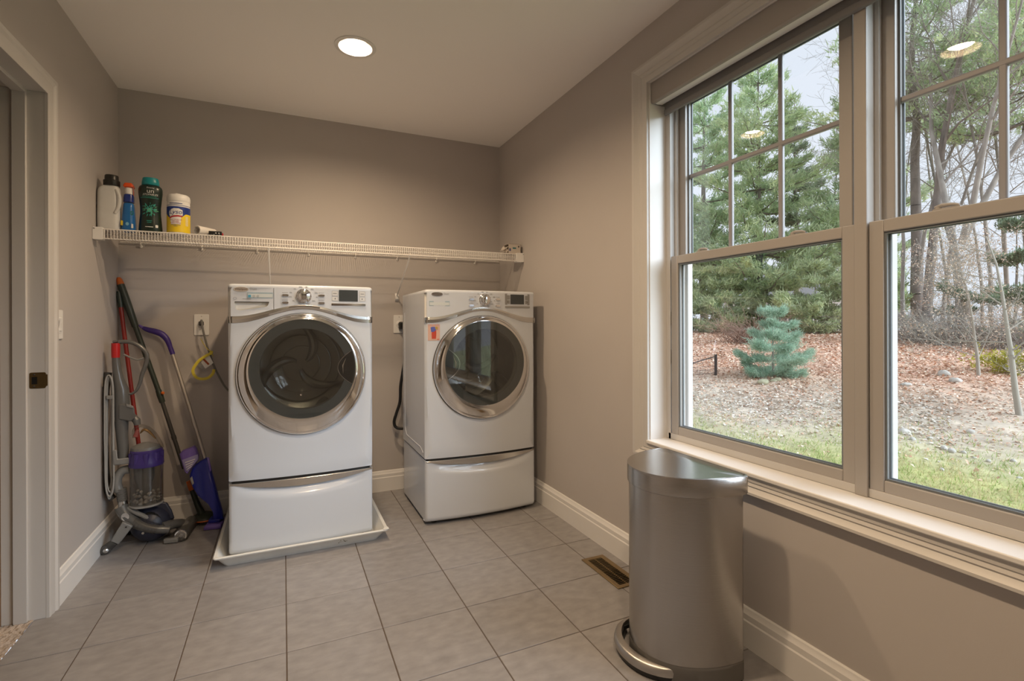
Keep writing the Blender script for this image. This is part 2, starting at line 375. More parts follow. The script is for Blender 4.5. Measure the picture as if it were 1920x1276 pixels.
# ---------------------------------------------------------------- double-hung windows
def window_unit(n, ya, yb):              # ya > yb
    w = empty('window_%d' % n, ((2.45), (ya + yb) / 2, WZ0), kind='structure')
    z0, z1 = WZ0 + .002, WZ1
    b = MB()
    for s_, y in ((-1, ya), (1, yb)):
        ys = sorted((y, y + s_ * .014)); b.box(2.400, 2.53, ys[0], ys[1], z0, z1)
        ys = sorted((y + s_ * .014, y + s_ * .027))
        b.box(2.400, 2.4015, ys[0], ys[1], z0, z1) if (n == 1 and s_ < 0) else None; b.box(2.4385, 2.4535, ys[0], ys[1], z0, z1); b.box(2.503, 2.53, ys[0], ys[1], z0, z1)
    b.box(2.400, 2.53, yb + .014, ya - .014, z0, z0 + .026); b.box(2.400, 2.53, yb + .014, ya - .014, z1 - .03, z1)
    b.build('window_frame', M_VINYL, w, bev=.0015, smooth=30)
    # lower (inner) sash
    def sash(name, x0, x1, y0, y1, zb, zt, st, rb, rtop, xg, s1=None):
        b = MB(); s1 = s1 or st
        for f in ((x0, x1, y0 - st, y0, zb, zt), (x0, x1, y1, y1 + s1, zb, zt), (x0, x1, y1 + s1, y0 - st, zb, zb + rb), (x0, x1, y1 + s1, y0 - st, zt - rtop, zt)): b.box(*f)
        so = b.build(name, M_SASH_SHADE, w, bev=.003, smooth=30)
        e = .006; g = MB()
        for xa, xb in ((xg - .012, xg - .008), (xg + .008, xg + .012)):
            g.box(xa, xb, y0 - st - e, y0 - st, zb + rb, zt - rtop); g.box(xa, xb, y1 + s1, y1 + s1 + e, zb + rb, zt - rtop)
            g.box(xa, xb, y1 + s1 + e, y0 - st - e, zb + rb, zb + rb + e); g.box(xa, xb, y1 + s1 + e, y0 - st - e, zt - rtop - e, zt - rtop)
        g.build('glazing_bead', M_GLAZ, so, smooth=0)
        MB().box(xg - .002, xg + .002, y1 + s1 - .004, y0 - st + .004, zb + rb - .004, zt - rtop + .004).build('glass_pane', M_GLASS, so, smooth=0)
        return so
    lo = sash('lower_sash', 2.402, 2.437, ya - .028 if n == 1 else ya - .0175, yb + .0165, WZ0 + .026, 1.424, .042 if n == 1 else .040, .036, .036, 2.420, .043)
    hi = sash('upper_sash', 2.456, 2.500, ya - .018, yb + .060 if n == 1 else yb + .040, 1.392, WZ1 - .03, .042, .036, .05, 2.485)
    y0, y1 = ya - .018 - .042, (yb + .060 if n == 1 else yb + .040) + .042
    for k in (1, 2):
        y = y0 + (y1 - y0) * k / 3
        MB().box(2.477, 2.493, y - .009, y + .009, 1.428, WZ1 - .08).build('muntin', M_MUNT_SHADE, hi, bev=.004, smooth=40)
    MB().box(2.4765, 2.4935, y1, y0, 1.779 - .009, 1.779 + .009).build('muntin', M_MUNT_SHADE, hi, bev=.004, smooth=40)
    for f in (.22, .74):
        y = (ya - .028) * (1 - f) + yb * f
        l = MB(); l.box(2.405, 2.433, y - .030, y + .030, 1.424, 1.4275); l.tube([(2.417, y + .028, 1.432), (2.415, y + .012, 1.436), (2.414, y - .012, 1.434), (2.412, y - .026, 1.430)], [.006, .006, .0045, .003], 8)
        l.lathe([(.009, 0), (.009, .008), (.006, .011), (0, .0115)], (2.419, y + .022, 1.427), 'z', 14)
        l.build('sash_latch', M_SASH_SHADE, lo)
    for f in (.25, .42) :                 # balance shoe blocks in the jamb track
        MB().box(2.412, 2.430, ya - .0145 - .006, ya - .0142, .70 + f, .76 + f).build('track_block', M_LGREY, w, smooth=0)
    return w
M_GLAZ = mat('glazing_bead', (.16, .18, .20), .4); M_MUNT_SHADE = mat('grille_bar_backlit', (.31, .305, .32), .4)  # grille bars greyed: their backlit shade is put into the colour
YM = -2.523
YN = -3.358
window_unit(1, WY0, YM); window_unit(2, YM, YN); window_unit(3, YN, WY1)  # third unit added out of view to bring in more daylight
struct(MB().box(2.392, 2.4005, YM - .018, YM + .018, WZ0 + .002, WZ1).build('trim_6', M_SASH_SHADE, bev=.002, smooth=30))
struct(MB().box(2.392, 2.4005, YN - .018, YN + .018, WZ0 + .002, WZ1).build('added_window_trim', M_SASH_SHADE, bev=.002, smooth=30))
# roller shade, wound up in its cassette
M_FAB = mat('shade_fabric', (.33, .305, .29), .8, bump=.3, bscale=900)
M_FABD = mat('shade_hem', (.20, .195, .20), .7, bump=.3, bscale=900)
sh = empty('roller_shade', (2.36, (WY0 + WY1) / 2, 2.10), 'grey fabric roller shade wound up at the top of the window', 'window shade')
b = MB(); b.prism([(2.395, 2.189), (2.395, 2.176), (2.326, 2.176), (2.326, 2.108), (2.330, 2.103), (2.332, 2.098), (2.322, 2.098), (2.317, 2.104), (2.317, 2.189)], 'y', WY1 + .006, WY0 - .006)
b.build('fascia', M_FAB, sh, smooth=30)
MB().prism([(2.332, 2.100), (2.345, 2.098), (2.372, 2.100), (2.372, 2.104), (2.332, 2.104)], 'y', WY1 + .008, WY0 - .008).build('bottom_strip', M_PLASTICW, sh, smooth=30)
MB().lathe([(.026, WY1 + .01), (.026, WY0 - .012)], (2.36, 0, 2.142), 'y', 24).build('roll', M_FABD, sh)
MB().box(2.383, 2.389, WY1 + .012, WY0 - .014, 2.062, 2.120).build('fabric', M_FABD, sh, smooth=0)
MB().prism(rrect(2.378, 2.394, 2.052, 2.078, .006), 'y', WY1 + .012, WY0 - .014).build('hem_bar', M_FABD, sh)
MB().prism(rrect(2.317, 2.394, 2.098, 2.188, .004), 'y', WY0 - .006, WY0 - .002).build('end_cap', M_LGREY, sh)
# ---------------------------------------------------------------- recessed ceiling lights
M_LENS = mat('lamp_lens', LAMP_COL, .5, emit=LENS_STRENGTH)
M_CAN = mat('can_reflector', (.85, .80, .72), .35)
def ceiling_light(x, y, label):
    t = empty('recessed_light', (x, y, H), label, 'ceiling light', 'recessed lights in the ceiling')
    MB().ring([(.094, .0015), (.096, -.001), (.094, -.004), (.086, -.006), (.076, -.005), (.073, -.002), (.073, .0015)], (x, y, H), 'z', 56).build('trim_ring', M_TRIM, t)
    b = MB(); n = 48
    b.loft([[(x + r * math.cos(2 * PI * i / n), y + r * math.sin(2 * PI * i / n), H + z) for i in range(n)] for r, z in ((.0735, 0), (.071, .010), (.062, .030), (.054, .040))], caps=False)
    b.build('reflector', M_CAN, t)
    MB().lathe([(.0, .040), (.0542, .040), (.0542, .044), (0, .044)], (x, y, H), 'z', 40).build('lens', M_LENS, t)
    ld = bpy.data.lights.new('recessed_light_source', 'AREA'); ld.shape = 'DISK'; ld.size = .098; ld.energy = LAMP_POWER; ld.color = LAMP_COL; ld.spread = math.radians(165)
    lo = bpy.data.objects.new('lamp_light', ld); COL.objects.link(lo); lo.parent = t; lo.location = (0, 0, .022)
for (x, y), lb in zip(LIGHTS, ('round recessed ceiling light shining above the two laundry machines', 'round recessed ceiling light over the middle of the floor beside the window', 'round recessed ceiling light at the far end of the ceiling from the machines')):
    ceiling_light(x, y, lb)
# ---------------------------------------------------------------- switch, outlets, vent
sw = empty('light_switch', (.0, -.825, 1.07), 'white rocker light switch on the wall beside the doorway', 'light switch')
MB().prism(rrect(-.861, -.789, 1.071, 1.190, .006), 'x', 0, .006).build('cover_plate', M_PLASTICW, sw, bev=.0015)
MB().prism(rrect(-.842, -.808, 1.096, 1.165, .002), 'x', .004, .0075).build('surround', M_TRIM, sw)
MB().prism([(.006, 1.100), (.0095, 1.104), (.0072, 1.130), (.0115, 1.157), (.006, 1.161)], 'y', -.838, -.812).build('rocker', M_PLASTICW, sw, bev=.001)
def outlet(x, z, label):
    t = empty('wall_outlet', (x, 0, z), label, 'outlet', 'wall outlets behind the machines')
    MB().prism(rrect(x - .038, x + .038, z, z + .123, .006), 'y', -.006, 0).build('cover_plate', M_PLASTICW, t, bev=.0015)
    b = MB(); b.lathe([(.021, -.005), (.021, -.008), (.018, -.0095), (0, -.0095)], (x, 0, z + .062), 'y', 28); b.build('socket', M_TRIM, t)
    for dx in (-.007, .007): MB().box(x + dx - .0012, x + dx + .0012, -.0101, -.0094, z + .052, z + .066).build('slot', M_BLACK, t, smooth=0)
    MB().lathe([(.003, -.0062), (.002, -.0075), (0, -.0078)], (x, 0, z + .110), 'y', 10).build('screw', M_SILVER, t)
    return t
outlet(.396, 1.066, 'white wall outlet with a grey cord plugged in beside the washer')
outlet(1.556, 1.066, 'white wall outlet with a black plug half hidden by the dryer')
vt = empty('floor_vent', (2.183, -1.5575, 0), 'brass floor register with louvres set in the tiles by the baseboard', 'floor vent')
x0, x1, y0, y1 = 2.122, 2.244, -1.702, -1.413
b = MB(); b.plate([(x0, y0), (x1, y0), (x1, y1), (x0, y1)], [[(x0 + .024, y0 + .022), (x0 + .024, y1 - .022), (x1 - .024, y1 - .022), (x1 - .024, y0 + .022)]], lambda u, v, d: (u, v, .005 - d), .0045)
b.build('flange', M_VENT, vt, bev=.002, smooth=30)
MB().box(x0 + .022, x1 - .022, y0 + .02, y1 - .02, .0004, .0010).build('duct_opening', M_BLACK, vt, smooth=0)
n = 20
for k in range(n):
    y = y0 + .030 + (y1 - y0 - .060) * k / (n - 1); a = -.75 if k < n / 2 else -.35
    MB().obox(((x0 + x1) / 2, y, .0035), (.037, 0, 0), (0, .0031 * math.cos(a), .0031 * math.sin(a)), (0, -.0007 * math.sin(a), .0007 * math.cos(a))).build('louvre', M_VENT, vt, smooth=0)
MB().box((x0 + x1) / 2 - .002, (x0 + x1) / 2 + .002, y0 + .02, y1 - .02, .001, .0042).build('divider', M_VENT, vt, smooth=0)
# ================================================================ LAUNDRY MACHINES
M_PRINT = mat('panel_print', (.30, .30, .31), .5); M_LOGO = mat('logo_print', (.10, .06, .05), .4)
M_LABELB = mat('energy_label', (.34, .44, .50), .4); M_LABELW = mat('label_white', (.62, .66, .66), .4); M_CYAN = mat('label_cyan', (.09, .36, .55), .4)
M_KEY = mat('soft_key', (.68, .68, .68), .35); M_OUT = mat('key_outline', (.30, .30, .31), .4)
M_CUP = mat('drawer_cup', (.62, .60, .55), .4)
def machine(name, x0, x1, yb, yf, bow, z0, ped, zg, ztop, doorx, doorz, handle, label, washer):
    """front loader on a drawer pedestal; yf = front at the edges, bowed forward by `bow` in the middle"""
    xc, hw = (x0 + x1) / 2, (x1 - x0) / 2
    rc = .016
    def fy(x, d=0.):
        u = min(1., abs(x - xc) / hw); y = yf - bow * (1 - u * u)
        e = max(0., abs(x - xc) - (hw - rc))
        if e > 0: y += rc - math.sqrt(max(0., rc * rc - e * e))
        return y + d
    t = empty(name, (xc, (yb + yf) / 2, z0), label, 'washing machine' if washer else 'dryer')
    N = 40
    fx = [x0 + (x1 - x0) * (.5 - .5 * math.cos(PI * i / N)) if False else x0 + (x1 - x0) * i / N for i in range(N + 1)]
    fx = [x0, x0 + .002, x0 + .005, x0 + .010] + [x0 + rc + (x1 - x0 - 2 * rc) * i / N for i in range(N + 1)] + [x1 - .010, x1 - .005, x1 - .002, x1]
    def plan(ins=0., dy=0.):
        out = [(xc + (x - xc) * (1 - ins / hw), fy(x) + ins + dy) for x in fx]
        return out + [(x1 - ins, yb - ins), (x0 + ins, yb - ins)]
    # ---- pedestal with its drawer
    zp = zg - .010
    b = MB(); b.loft([[(x, y, z) for x, y in plan(i, .02 if k < 5 else 0)] for k, (z, i) in enumerate(((z0 + .018, .006), (z0 + .02, .004), (zp, .004)))])
    pb = b.build('pedestal', M_ENAMEL, t)
    rows = []
    zz = [z0 + .020, z0 + .0215, z0 + .026] + [z0 + .034 + (zp - .004 - z0 - .034) * i / 30 for i in range(31)] + [zp - .002]
    zlip = zp - .042
    def smile(x): u = (x - xc) / hw; return zp - .012 - .030 * max(0., 1 - (u / .94) ** 2)
    for z in zz:
        r_ = []
        for x in fx:
            d = 0.
            if z < z0 + .03: d += .012 * (1 - (z - z0 - .02) / .012) if z < z0 + .032 else 0
            s_ = smile(x); u = abs(x - xc) / hw
            if u < .9:
                k = max(0., 1 - (u / .9) ** 4); q = (s_ - z) / .050
                if q < 0: d += .024 * k
                elif q < 1: d += .024 * k * (1 - q * q * (3 - 2 * q))
            r_.append((x, fy(x, max(0, d)), z))
        rows.append(r_)
    # close the sheet to a thin shell
    b = MB(); b.grid(rows); b.grid([[(x, fy(x, .05), zz[0]) for x in fx], rows[0]]); b.grid([rows[-1], [(x, fy(x, .05), zz[-1]) for x in fx]])
    dr = b.build('drawer', M_ENAMEL, pb, smooth=50)
    xs = [x0 + .004 + (x1 - x0 - .008) * i / 48 for i in range(49)]
    b = MB()
    b.loft([[(x, fy(x, -.001), zp - .001), (x, fy(x, -.004), zp - .004), (x, fy(x, -.003) + .006 * max(0, 1 - ((x - xc) / hw) ** 2), smile(x) + .002), (x, fy(x, .004) + .008 * max(0, 1 - ((x - xc) / hw) ** 2), smile(x)), (x, fy(x, .018), zp - .004), (x, fy(x, .012), zp - .001)] for x in xs])
    b.build('drawer_handle', M_SILVER, dr, smooth=50)
    MB().loft([[(x, y, z) for x, y in plan(.010)] for z in (zp - .002, zg + .002)]).build('gap_shadow', M_BLACK, t)
    for sx in (x0 + .06, x1 - .06):
        for sy in (yf + .05, yb - .06): MB().lathe([(.018, z0), (.020, z0 + .004), (.012, z0 + .010), (.012, z0 + .020)], (sx, sy, 0), 'z', 14).build('foot', M_DARK, pb)
    # ---- cabinet: sides, back, top; front panel with the round door opening under the arch
    def arch(x): u = abs(x - xc) / hw; return 1.156 + .058 * (.5 + .5 * math.cos(PI * min(1, u / .93))) + (ztop - 1.322)
    zr = .004
    b = MB()
    b.loft([[(x0, fy(x0), z), (x0 + .0, yb - .0, z), (x1, yb, z), (x1, fy(x1), z)] for z in (zg, ztop - .018)], caps=False, closed=False)
    lid = []
    for z, i in ((ztop - .018, 0.), (ztop - .008, .0), (ztop - .003, .003), (ztop, .010)): lid.append([(x, y, z) for x, y in plan(i, -.004 + (0 if i else 0))])
    b.loft(lid)
    R0, cz, cx_ = .288, doorz, doorx
    angs = sorted(set([2 * PI * i / 96 for i in range(96)]))
    def boundary(a):
        c, s_ = math.cos(a), math.sin(a); lo, hi = R0, 2.
        for _ in range(40):
            m_ = (lo + hi) / 2; x, z = cx_ + m_ * c, cz + m_ * s_
            if x0 < x < x1 and zg < z < arch(x) - .004: lo = m_
            else: hi = m_
        return lo
    cor = [math.atan2(z - cz, x - cx_) % (2 * PI) for x, z in ((x0, zg), (x1, zg), (x0, arch(x0) - .004), (x1, arch(x1) - .004))]
    angs = sorted(set(angs + cor)); rings = []
    for k in range(9):
        f = k / 8; rg = []
        for a in angs:
            rr_ = R0 * (1 - f) + boundary(a) * f; x, z = cx_ + rr_ * math.cos(a), cz + rr_ * math.sin(a)
            dip = .004 * max(0, 1 - (rr_ - R0) / .03)
            rg.append((x, fy(min(max(x, x0), x1), dip + (.004 if f == 1 and z < zg + .01 else 0)), z))
        rings.append(rg)
    b.loft(rings, caps=False)
    b.grid([[(x, fy(x, .004), zg) for x in fx], [(x, fy(x, .03), zg) for x in fx]])
    b.build('cabinet', M_ENAMEL, t, smooth=40)
    # ---- console above the arch, chrome band along it
    zt = ztop - .016
    div = x0 + .196 if washer else x0 + .012
    def console(xa, xb, name, m, par, d=-.004):
        n = max(3, int((xb - xa) / .012)); cs = [xa + (xb - xa) * i / n for i in range(n + 1)]
        bb = MB(); bb.loft([[(x, fy(x, d), arch(x) + .010), (x, fy(x, d), zt - .002), (x, fy(x, d + .002), zt), (x, fy(x, .02), zt), (x, fy(x, .02), arch(x) + .010)] for x in cs])
        return bb.build(name, m, par, smooth=40)
    fm = lambda u, v, d: (u, fy(u, -.0045 + d), v)
    cp = console(div + .0012 if washer else x0 + .010, x1 - .010, 'control_panel', M_ENAMEL, t)
    b = MB(); b.loft([[(x, fy(x, .010), arch(x) + .004), (x, fy(x, .010), zt + .006), (x, fy(x, .03), zt + .006), (x, fy(x, .03), arch(x) + .004)] for x in [x0 + .0005 + (x1 - x0 - .001) * i / 60 for i in range(61)]])
    b.build('console_surround', M_PLASTICW, t, smooth=40)
    def th(x): u = abs(x - xc) / hw; return .006 + .010 * min(1, u / .75) ** 1.5
    b = MB(); b.loft([[(x, fy(x, -.0045), arch(x) - .002), (x, fy(x, -.0065), arch(x) + .003 - th(x) * .4), (x, fy(x, -.004), arch(x) + .010), (x, fy(x, .008), arch(x) + .010), (x, fy(x, .008), arch(x) - .006 - th(x) * .9), (x, fy(x, -.002), arch(x) - .006 - th(x) * .9)] for x in [x0 + (x1 - x0) * i / 80 for i in range(81)]])
    b.build('chrome_band', M_SILVER, t, smooth=60)
    for xx in (x0, x1): MB().prism(rrect(arch(xx) - .022, arch(xx) + .012, -.010, .010, .003) if False else [(yf + .002, arch(xx) - .022), (yf + .020, arch(xx) - .022), (yf + .020, arch(xx) + .010), (yf + .002, arch(xx) + .010)], 'x', xx - .0015, xx + .0015).build('band_end', M_CHROME, t, smooth=0)
    dz = ztop - 1.322
    # dispenser drawer (washer) with its pull cup
    if washer:
        xa, xb = x0 + .012, div - .0012
        top = [(xb, zt), (xa + .012, zt), (xa + .004, zt - .004), (xa, zt - .014)]
        bot = [(xa + (xb - xa) * i / 10, arch(xa + (xb - xa) * i / 10) + .011) for i in range(11)]
        hole = [(x0 + .028, 1.236), (x0 + .176, 1.236)] + [(x0 + .176 - .004, 1.222), (x0 + .165, 1.214), (x0 + .14, 1.209), (x0 + .10, 1.202), (x0 + .05, 1.196), (x0 + .036, 1.199), (x0 + .030, 1.206)]
        b = MB(); b.plate(bot + top, [hole[::-1]], lambda u, v, d: (u, fy(u, -.004 + d), v), .012); dd = b.build('dispenser_drawer', M_ENAMEL, t, smooth=30)
        b = MB(); ring0 = [(u, fy(u, 0), v) for u, v in hole]; hx = sum(u for u, v in hole) / len(hole); ring1 = [(hx + (u - hx) * .93, fy(u, .0095), 1.216 + (v - 1.216) * .8) for u, v in hole]
        b.loft([ring0, ring1], caps=False); b.add(ring1, [tuple(range(len(ring1)))]); b.build('pull_cup', M_CUP, dd, smooth=0)
        MB().plate([(x0 + .030, 1.2375), (x0 + .030, 1.2335), (x0 + .176, 1.2335), (x0 + .176, 1.2375)], [], lambda u, v, d: (u, fy(u, -.0048 + d), v), .001).build('cup_slot', M_DARK, dd, smooth=0)
    else: dd = cp
    # logo, print and labels
    lx = x0 + (.056 if washer else .066); lz = 1.296 + dz
    b = MB(); b.plate(circ(lx, lz, .032, .0115, 32), [circ(lx, lz, .029, .009, 32)[::-1]], lambda u, v, d: fm(u, v, d - .001), .002); b.build('logo_rim', M_CHROME, dd)
    MB().plate(circ(lx, lz, .029, .009, 32), [], lambda u, v, d: fm(u, v, d - .0004), .001).build('logo_badge', M_SILVER, dd)
    textpart('logo_lettering', 'Whirlpool', .0125, M_LOGO, dd, lambda u, v, d: fm(u, v, d - .0008), lx, lz)
    textpart('model_lettering', 'Duet', .015, M_PRINT, dd, fm, lx + .052, lz + .002)
    la, lb_ = (x0 + .082, x0 + .193) if washer else (x0 + .022, x0 + .137)
    ly = 1.268 + dz if washer else 1.243 + dz
    MB().plate([(la, ly - .014), (lb_, ly - .014), (lb_, ly + .014), (la, ly + .014)], [], fm, .0006).build('energy_label', M_LABELB, dd, smooth=0)
    MB().plate([(la + .003, ly - .010), (lb_ - .002, ly - .010), (lb_ - .002, ly + .007), (la + .003, ly + .007)], [], lambda u, v, d: fm(u, v, d - .0004), .0005).build('label_window', M_LABELW, dd, smooth=0)
    if washer:
        MB().plate(rrect(la + .004, la + .016, ly - .010, ly + .002, .002), [], lambda u, v, d: fm(u, v, d - .0008), .0005).build('label_mark', M_CYAN, dd, smooth=0)
        for k in (1, 2): MB().plate(circ(la + .011 + .017 * k, ly - .004, .005, n=12), [circ(la + .011 + .017 * k, ly - .004, .0035, n=12)[::-1]], lambda u, v, d: fm(u, v, d - .0008), .0005).build('label_mark', M_PRINT, dd, smooth=0)
        b = MB(); b.plate(circ(x0 + .030, 1.252, .008, .006, 16), [circ(x0 + .030, 1.252, .0065, .0045, 16)[::-1]], fm, .0005); b.build('eco_mark', M_PRINT, dd, smooth=0)
        MB().plate([(x0 + .062, 1.249), (x0 + .098, 1.249), (x0 + .098, 1.2515), (x0 + .062, 1.2515)], [], fm, .0004).build('printed_line', M_PRINT, dd, smooth=0)
    # knob with a ring of printed cycle names
    kx, kz = doorx - (.000 if washer else -.006), 1.268 + dz
    k = MB(); c = (kx, fy(kx, -.004), kz)
    k.lathe([(.036, 0), (.036, -.003), (.034, -.006), (.031, -.008), (.031, -.012), (.029, -.016), (.026, -.018), (.022, -.019), (.021, -.026), (.019, -.030), (.012, -.032), (0, -.0325)], c, 'y', 48)
    kn = k.build('cycle_knob', M_CHROME, cp, smooth=30)
    for i in range(12):
        a = 2 * PI * i / 12; MB().obox((kx + .0325 * math.cos(a), c[1] - .010, kz + .0325 * math.sin(a)), (.0022 * math.cos(a), 0, .0022 * math.sin(a)), (-.0018 * math.sin(a), 0, .0018 * math.cos(a)), (0, .005, 0)).build('knob_rib', M_SILVER, kn, smooth=0)
    b = MB()
    for i in range(12):
        a = PI * .5 + (i - 5.5) * 2 * PI / 12.6; r_ = .050; ww = .013 + .004 * math.sin(i * 2.3)
        px_, pz_ = kx + (r_ + .012 * abs(math.cos(a))) * math.cos(a), kz + r_ * .85 * math.sin(a)
        for q in (0, 1):
            b.plate([(px_ - ww / 2, pz_ + q * .004), (px_ + ww / 2 * (1 - .3 * q), pz_ + q * .004), (px_ + ww / 2 * (1 - .3 * q), pz_ + q * .004 + .0018), (px_ - ww / 2, pz_ + q * .004 + .0018)], [], fm, .0004)
    b.build('cycle_print', M_PRINT, cp, smooth=0)
    for bx_, bz_ in ((-.083, .002), (-.083, -.034), (.083, .004), (.083, -.034)):
        xx, zz_ = kx + bx_, kz + bz_
        b = MB(); ring = lambda sx, d: [(u, fy(u, -.004 + d), v) for u, v in rrect(xx - .016 * sx, xx + .016 * sx, zz_ - .0065 * sx, zz_ + .0065 * sx, .0055 * sx)]
        b.loft([ring(1, 0), ring(1, -.003), ring(.85, -.006)]); b.build('option_button', M_CHROME, cp)
        MB().plate([(xx - .014, zz_ + .011), (xx + .012, zz_ + .011), (xx + .012, zz_ + .0135), (xx - .014, zz_ + .0135)], [], fm, .0004).build('button_print', M_PRINT, cp, smooth=0)
    # display and its keys
    da, db_, d0, d1 = kx + .166, kx + .260, 1.245 + dz, 1.303 + dz
    if not washer:
        MB().plate(rrect(da - .037, db_ + .040, d0 - .004, d1 + .004, .004), [], fm, .0006).build('display_surround', M_OUT, cp)
    MB().plate(rrect(da, db_, d0, d1, .002), [], lambda u, v, d: fm(u, v, d - .0012), .002).build('display', M_LCD, cp)
    for (ka, kb) in ((da - .034, da - .004), (db_ + .008, db_ + .038)):
        for (q0, q1) in ((d0 + .002, d0 + .024), (d0 + .027, d0 + .053)):
            b = MB(); b.plate(rrect(ka, kb, q0, q1, .003), [rrect(ka + .0012, kb - .0012, q0 + .0012, q1 - .0012, .002)[::-1]], lambda u, v, d: fm(u, v, d - .0008), .001); b.build('key_outline', M_OUT if washer else M_LGREY, cp)
            MB().plate(rrect(ka + .001, kb - .001, q0 + .001, q1 - .001, .002), [], lambda u, v, d: fm(u, v, d - .0004), .001).build('key', M_KEY if washer else M_LGREY, cp)
        sg = 1 if ka > da else -1; mx_, mz_ = (ka + kb) / 2, d0 + .013
        MB().plate([(mx_ - .003 * sg, mz_ - .004), (mx_ + .003 * sg, mz_), (mx_ - .003 * sg, mz_ + .004)][::sg], [], lambda u, v, d: fm(u, v, d - .001), .0004).build('key_arrow', M_DARK, cp, smooth=0)
        MB().plate([(mx_ - .009, d0 + .038), (mx_ + .009, d0 + .038), (mx_ + .009, d0 + .042), (mx_ - .009, d0 + .042)], [], lambda u, v, d: fm(u, v, d - .001), .0004).build('key_print', M_PRINT if not washer else M_LGREY, cp, smooth=0)
    b = MB(); r1 = rrect(da - .036, db_ + .040, d0 - .022, d0 - .011, .002)
    b.loft([[(u, fy(u, -.004), v) for u, v in r1], [(u, fy(u, -.008), v) for u, v in r1]]); b.build('status_bar', M_CHROME if washer else M_LGREY, cp, smooth=30)
    # ---- door: chrome bezel wider at the bottom, dark border, glass, bowl and drum behind it
    dr_ = empty('door', (doorx, fy(doorx), doorz)); dr_.parent = t; dr_.location = Vector((doorx, fy(doorx), doorz)) - WO[t.name]
    n = 96; yc = fy(doorx)
    def crc(R, zc, yfun): return [(doorx + R * math.cos(2 * PI * i / n), yfun(doorx + R * math.cos(2 * PI * i / n)), zc + R * math.sin(2 * PI * i / n)) for i in range(n)]
    gz = doorz + .026; RG = .243; yg = yc - .034
    b = MB(); b.loft([crc(.3005, doorz, lambda x: fy(x, .012)), crc(.3005, doorz, lambda x: fy(x, -.001)), crc(.296, doorz, lambda x: fy(x, -.003)), crc(.290, doorz, lambda x: fy(x, .012))], caps=False)
    b.build('door_gap', M_DARK, dr_)
    b = MB(); rr = [(.2955, 0, lambda x: fy(x, .010)), (.2975, 0, lambda x: fy(x, -.010)), (.2945, 0, lambda x: fy(x, -.016)), (.290, .0015, lambda x: fy(x, -.0185)), (.285, .004, lambda x: fy(x, -.019))]
    rings = [crc(R, doorz + o, f) for R, o, f in rr]
    b.loft(rings, caps=False); b.build('bezel_rim', M_CHROME, dr_, smooth=60)
    b = MB(); rings = []
    for k in range(9):
        f = k / 8; R = .2855 * (1 - f) + RG * f; zc = doorz + .0035 + .0225 * f; e = math.sin(f * PI / 2)
        rings.append(crc(R, zc, lambda x, e=e: (fy(x, -.0185)) * (1 - e) + (yg + .001) * e))
    rings.append(crc(RG - .002, gz, lambda x: yg + .010))
    b.loft(rings, caps=False); b.build('bezel', M_BEZEL, dr_, smooth=60)
    sgn = 1 if handle == 'right' else -1
    RI = .198
    hr = [(doorx + sgn * (.192 + .046 * math.cos(a) if abs(math.cos(a)) > 0 else 0), 0) for a in (0,)]
    # handle pocket: a lens cut into the border
    lens = [(doorx + sgn * (math.cos(a) * .238), gz + math.sin(a) * .238) for a in [(-.36 + .72 * i / 12) for i in range(13)]] + [(doorx + sgn * (.2230 - (.066 * (1 - ((i - 6) / 6) ** 2))), gz + .0838 - .0838 * 2 * (i / 12)) for i in range(1, 12)]
    holes = [circ(doorx, gz, RI, n=64)[::-1]]
    b = MB(); b.plate(circ(doorx, gz, RG, n=96), holes, lambda u, v, d: (u, yg + .004 + d, v), .004); b.build('door_border', M_DGREY, dr_, smooth=30)
    b = MB(); b.plate(lens if sgn > 0 else lens[::-1], [], lambda u, v, d: (u, yg + .0032 + d, v), .0008); hp = b.build('handle_pocket', M_BLACK, dr_, smooth=0)
    inner = [(p[0], yg + .0028, p[1]) for p in lens[12:] + [lens[0]]]
    MB().tube(inner, .0016, 6).build('pocket_edge', M_CHROME, hp)
    b = MB(); b.tube([(doorx + sgn * .195, yg + .0026, gz + .045), (doorx + sgn * .180, yg + .0026, gz + .01), (doorx + sgn * .182, yg + .0026, gz - .03)], [.001, .0035, .001], 6); b.build('pocket_glint', M_SILVER, hp)
    MB().plate(circ(doorx, gz, RG - .001, n=96), [], lambda u, v, d: (u, yg + d, v), .002).build('door_window', M_DOORGLASS, dr_, smooth=30)
    b = MB(); prof = [(RI + .004, .008), (.190, .020), (.180, .06), (.165, .10), (.135, .125), (.08, .138), (.0, .142)]
    b.loft([[(doorx + r * math.cos(2 * PI * i / 64), yg + y, gz - .010 * y / .14 + r * math.sin(2 * PI * i / 64)) for i in range(64)] for r, y in [(max(r, .0005), y) for r, y in prof]], caps=False)
    b.build('door_bowl', M_BOWL, dr_, smooth=60)
    b = MB(); b.loft([[(doorx + r * math.cos(2 * PI * i / 64), y, doorz + .02 + r * math.sin(2 * PI * i / 64)) for i in range(64)] for r, y in ((.215, yg + .016), (.235, yc + .05), (.262, yc + .06), (.262, yc + .40), (.20, yc + .43), (.001, yc + .41))], caps=False)
    dm = b.build('drum', M_DRUM, t, smooth=40)
    MB().ring([(.204, 0), (.214, -.004), (.214, .03), (.196, .03)], (doorx, yg + .012, gz), 'y', 64).build('door_gasket', M_LGREY, dr_)
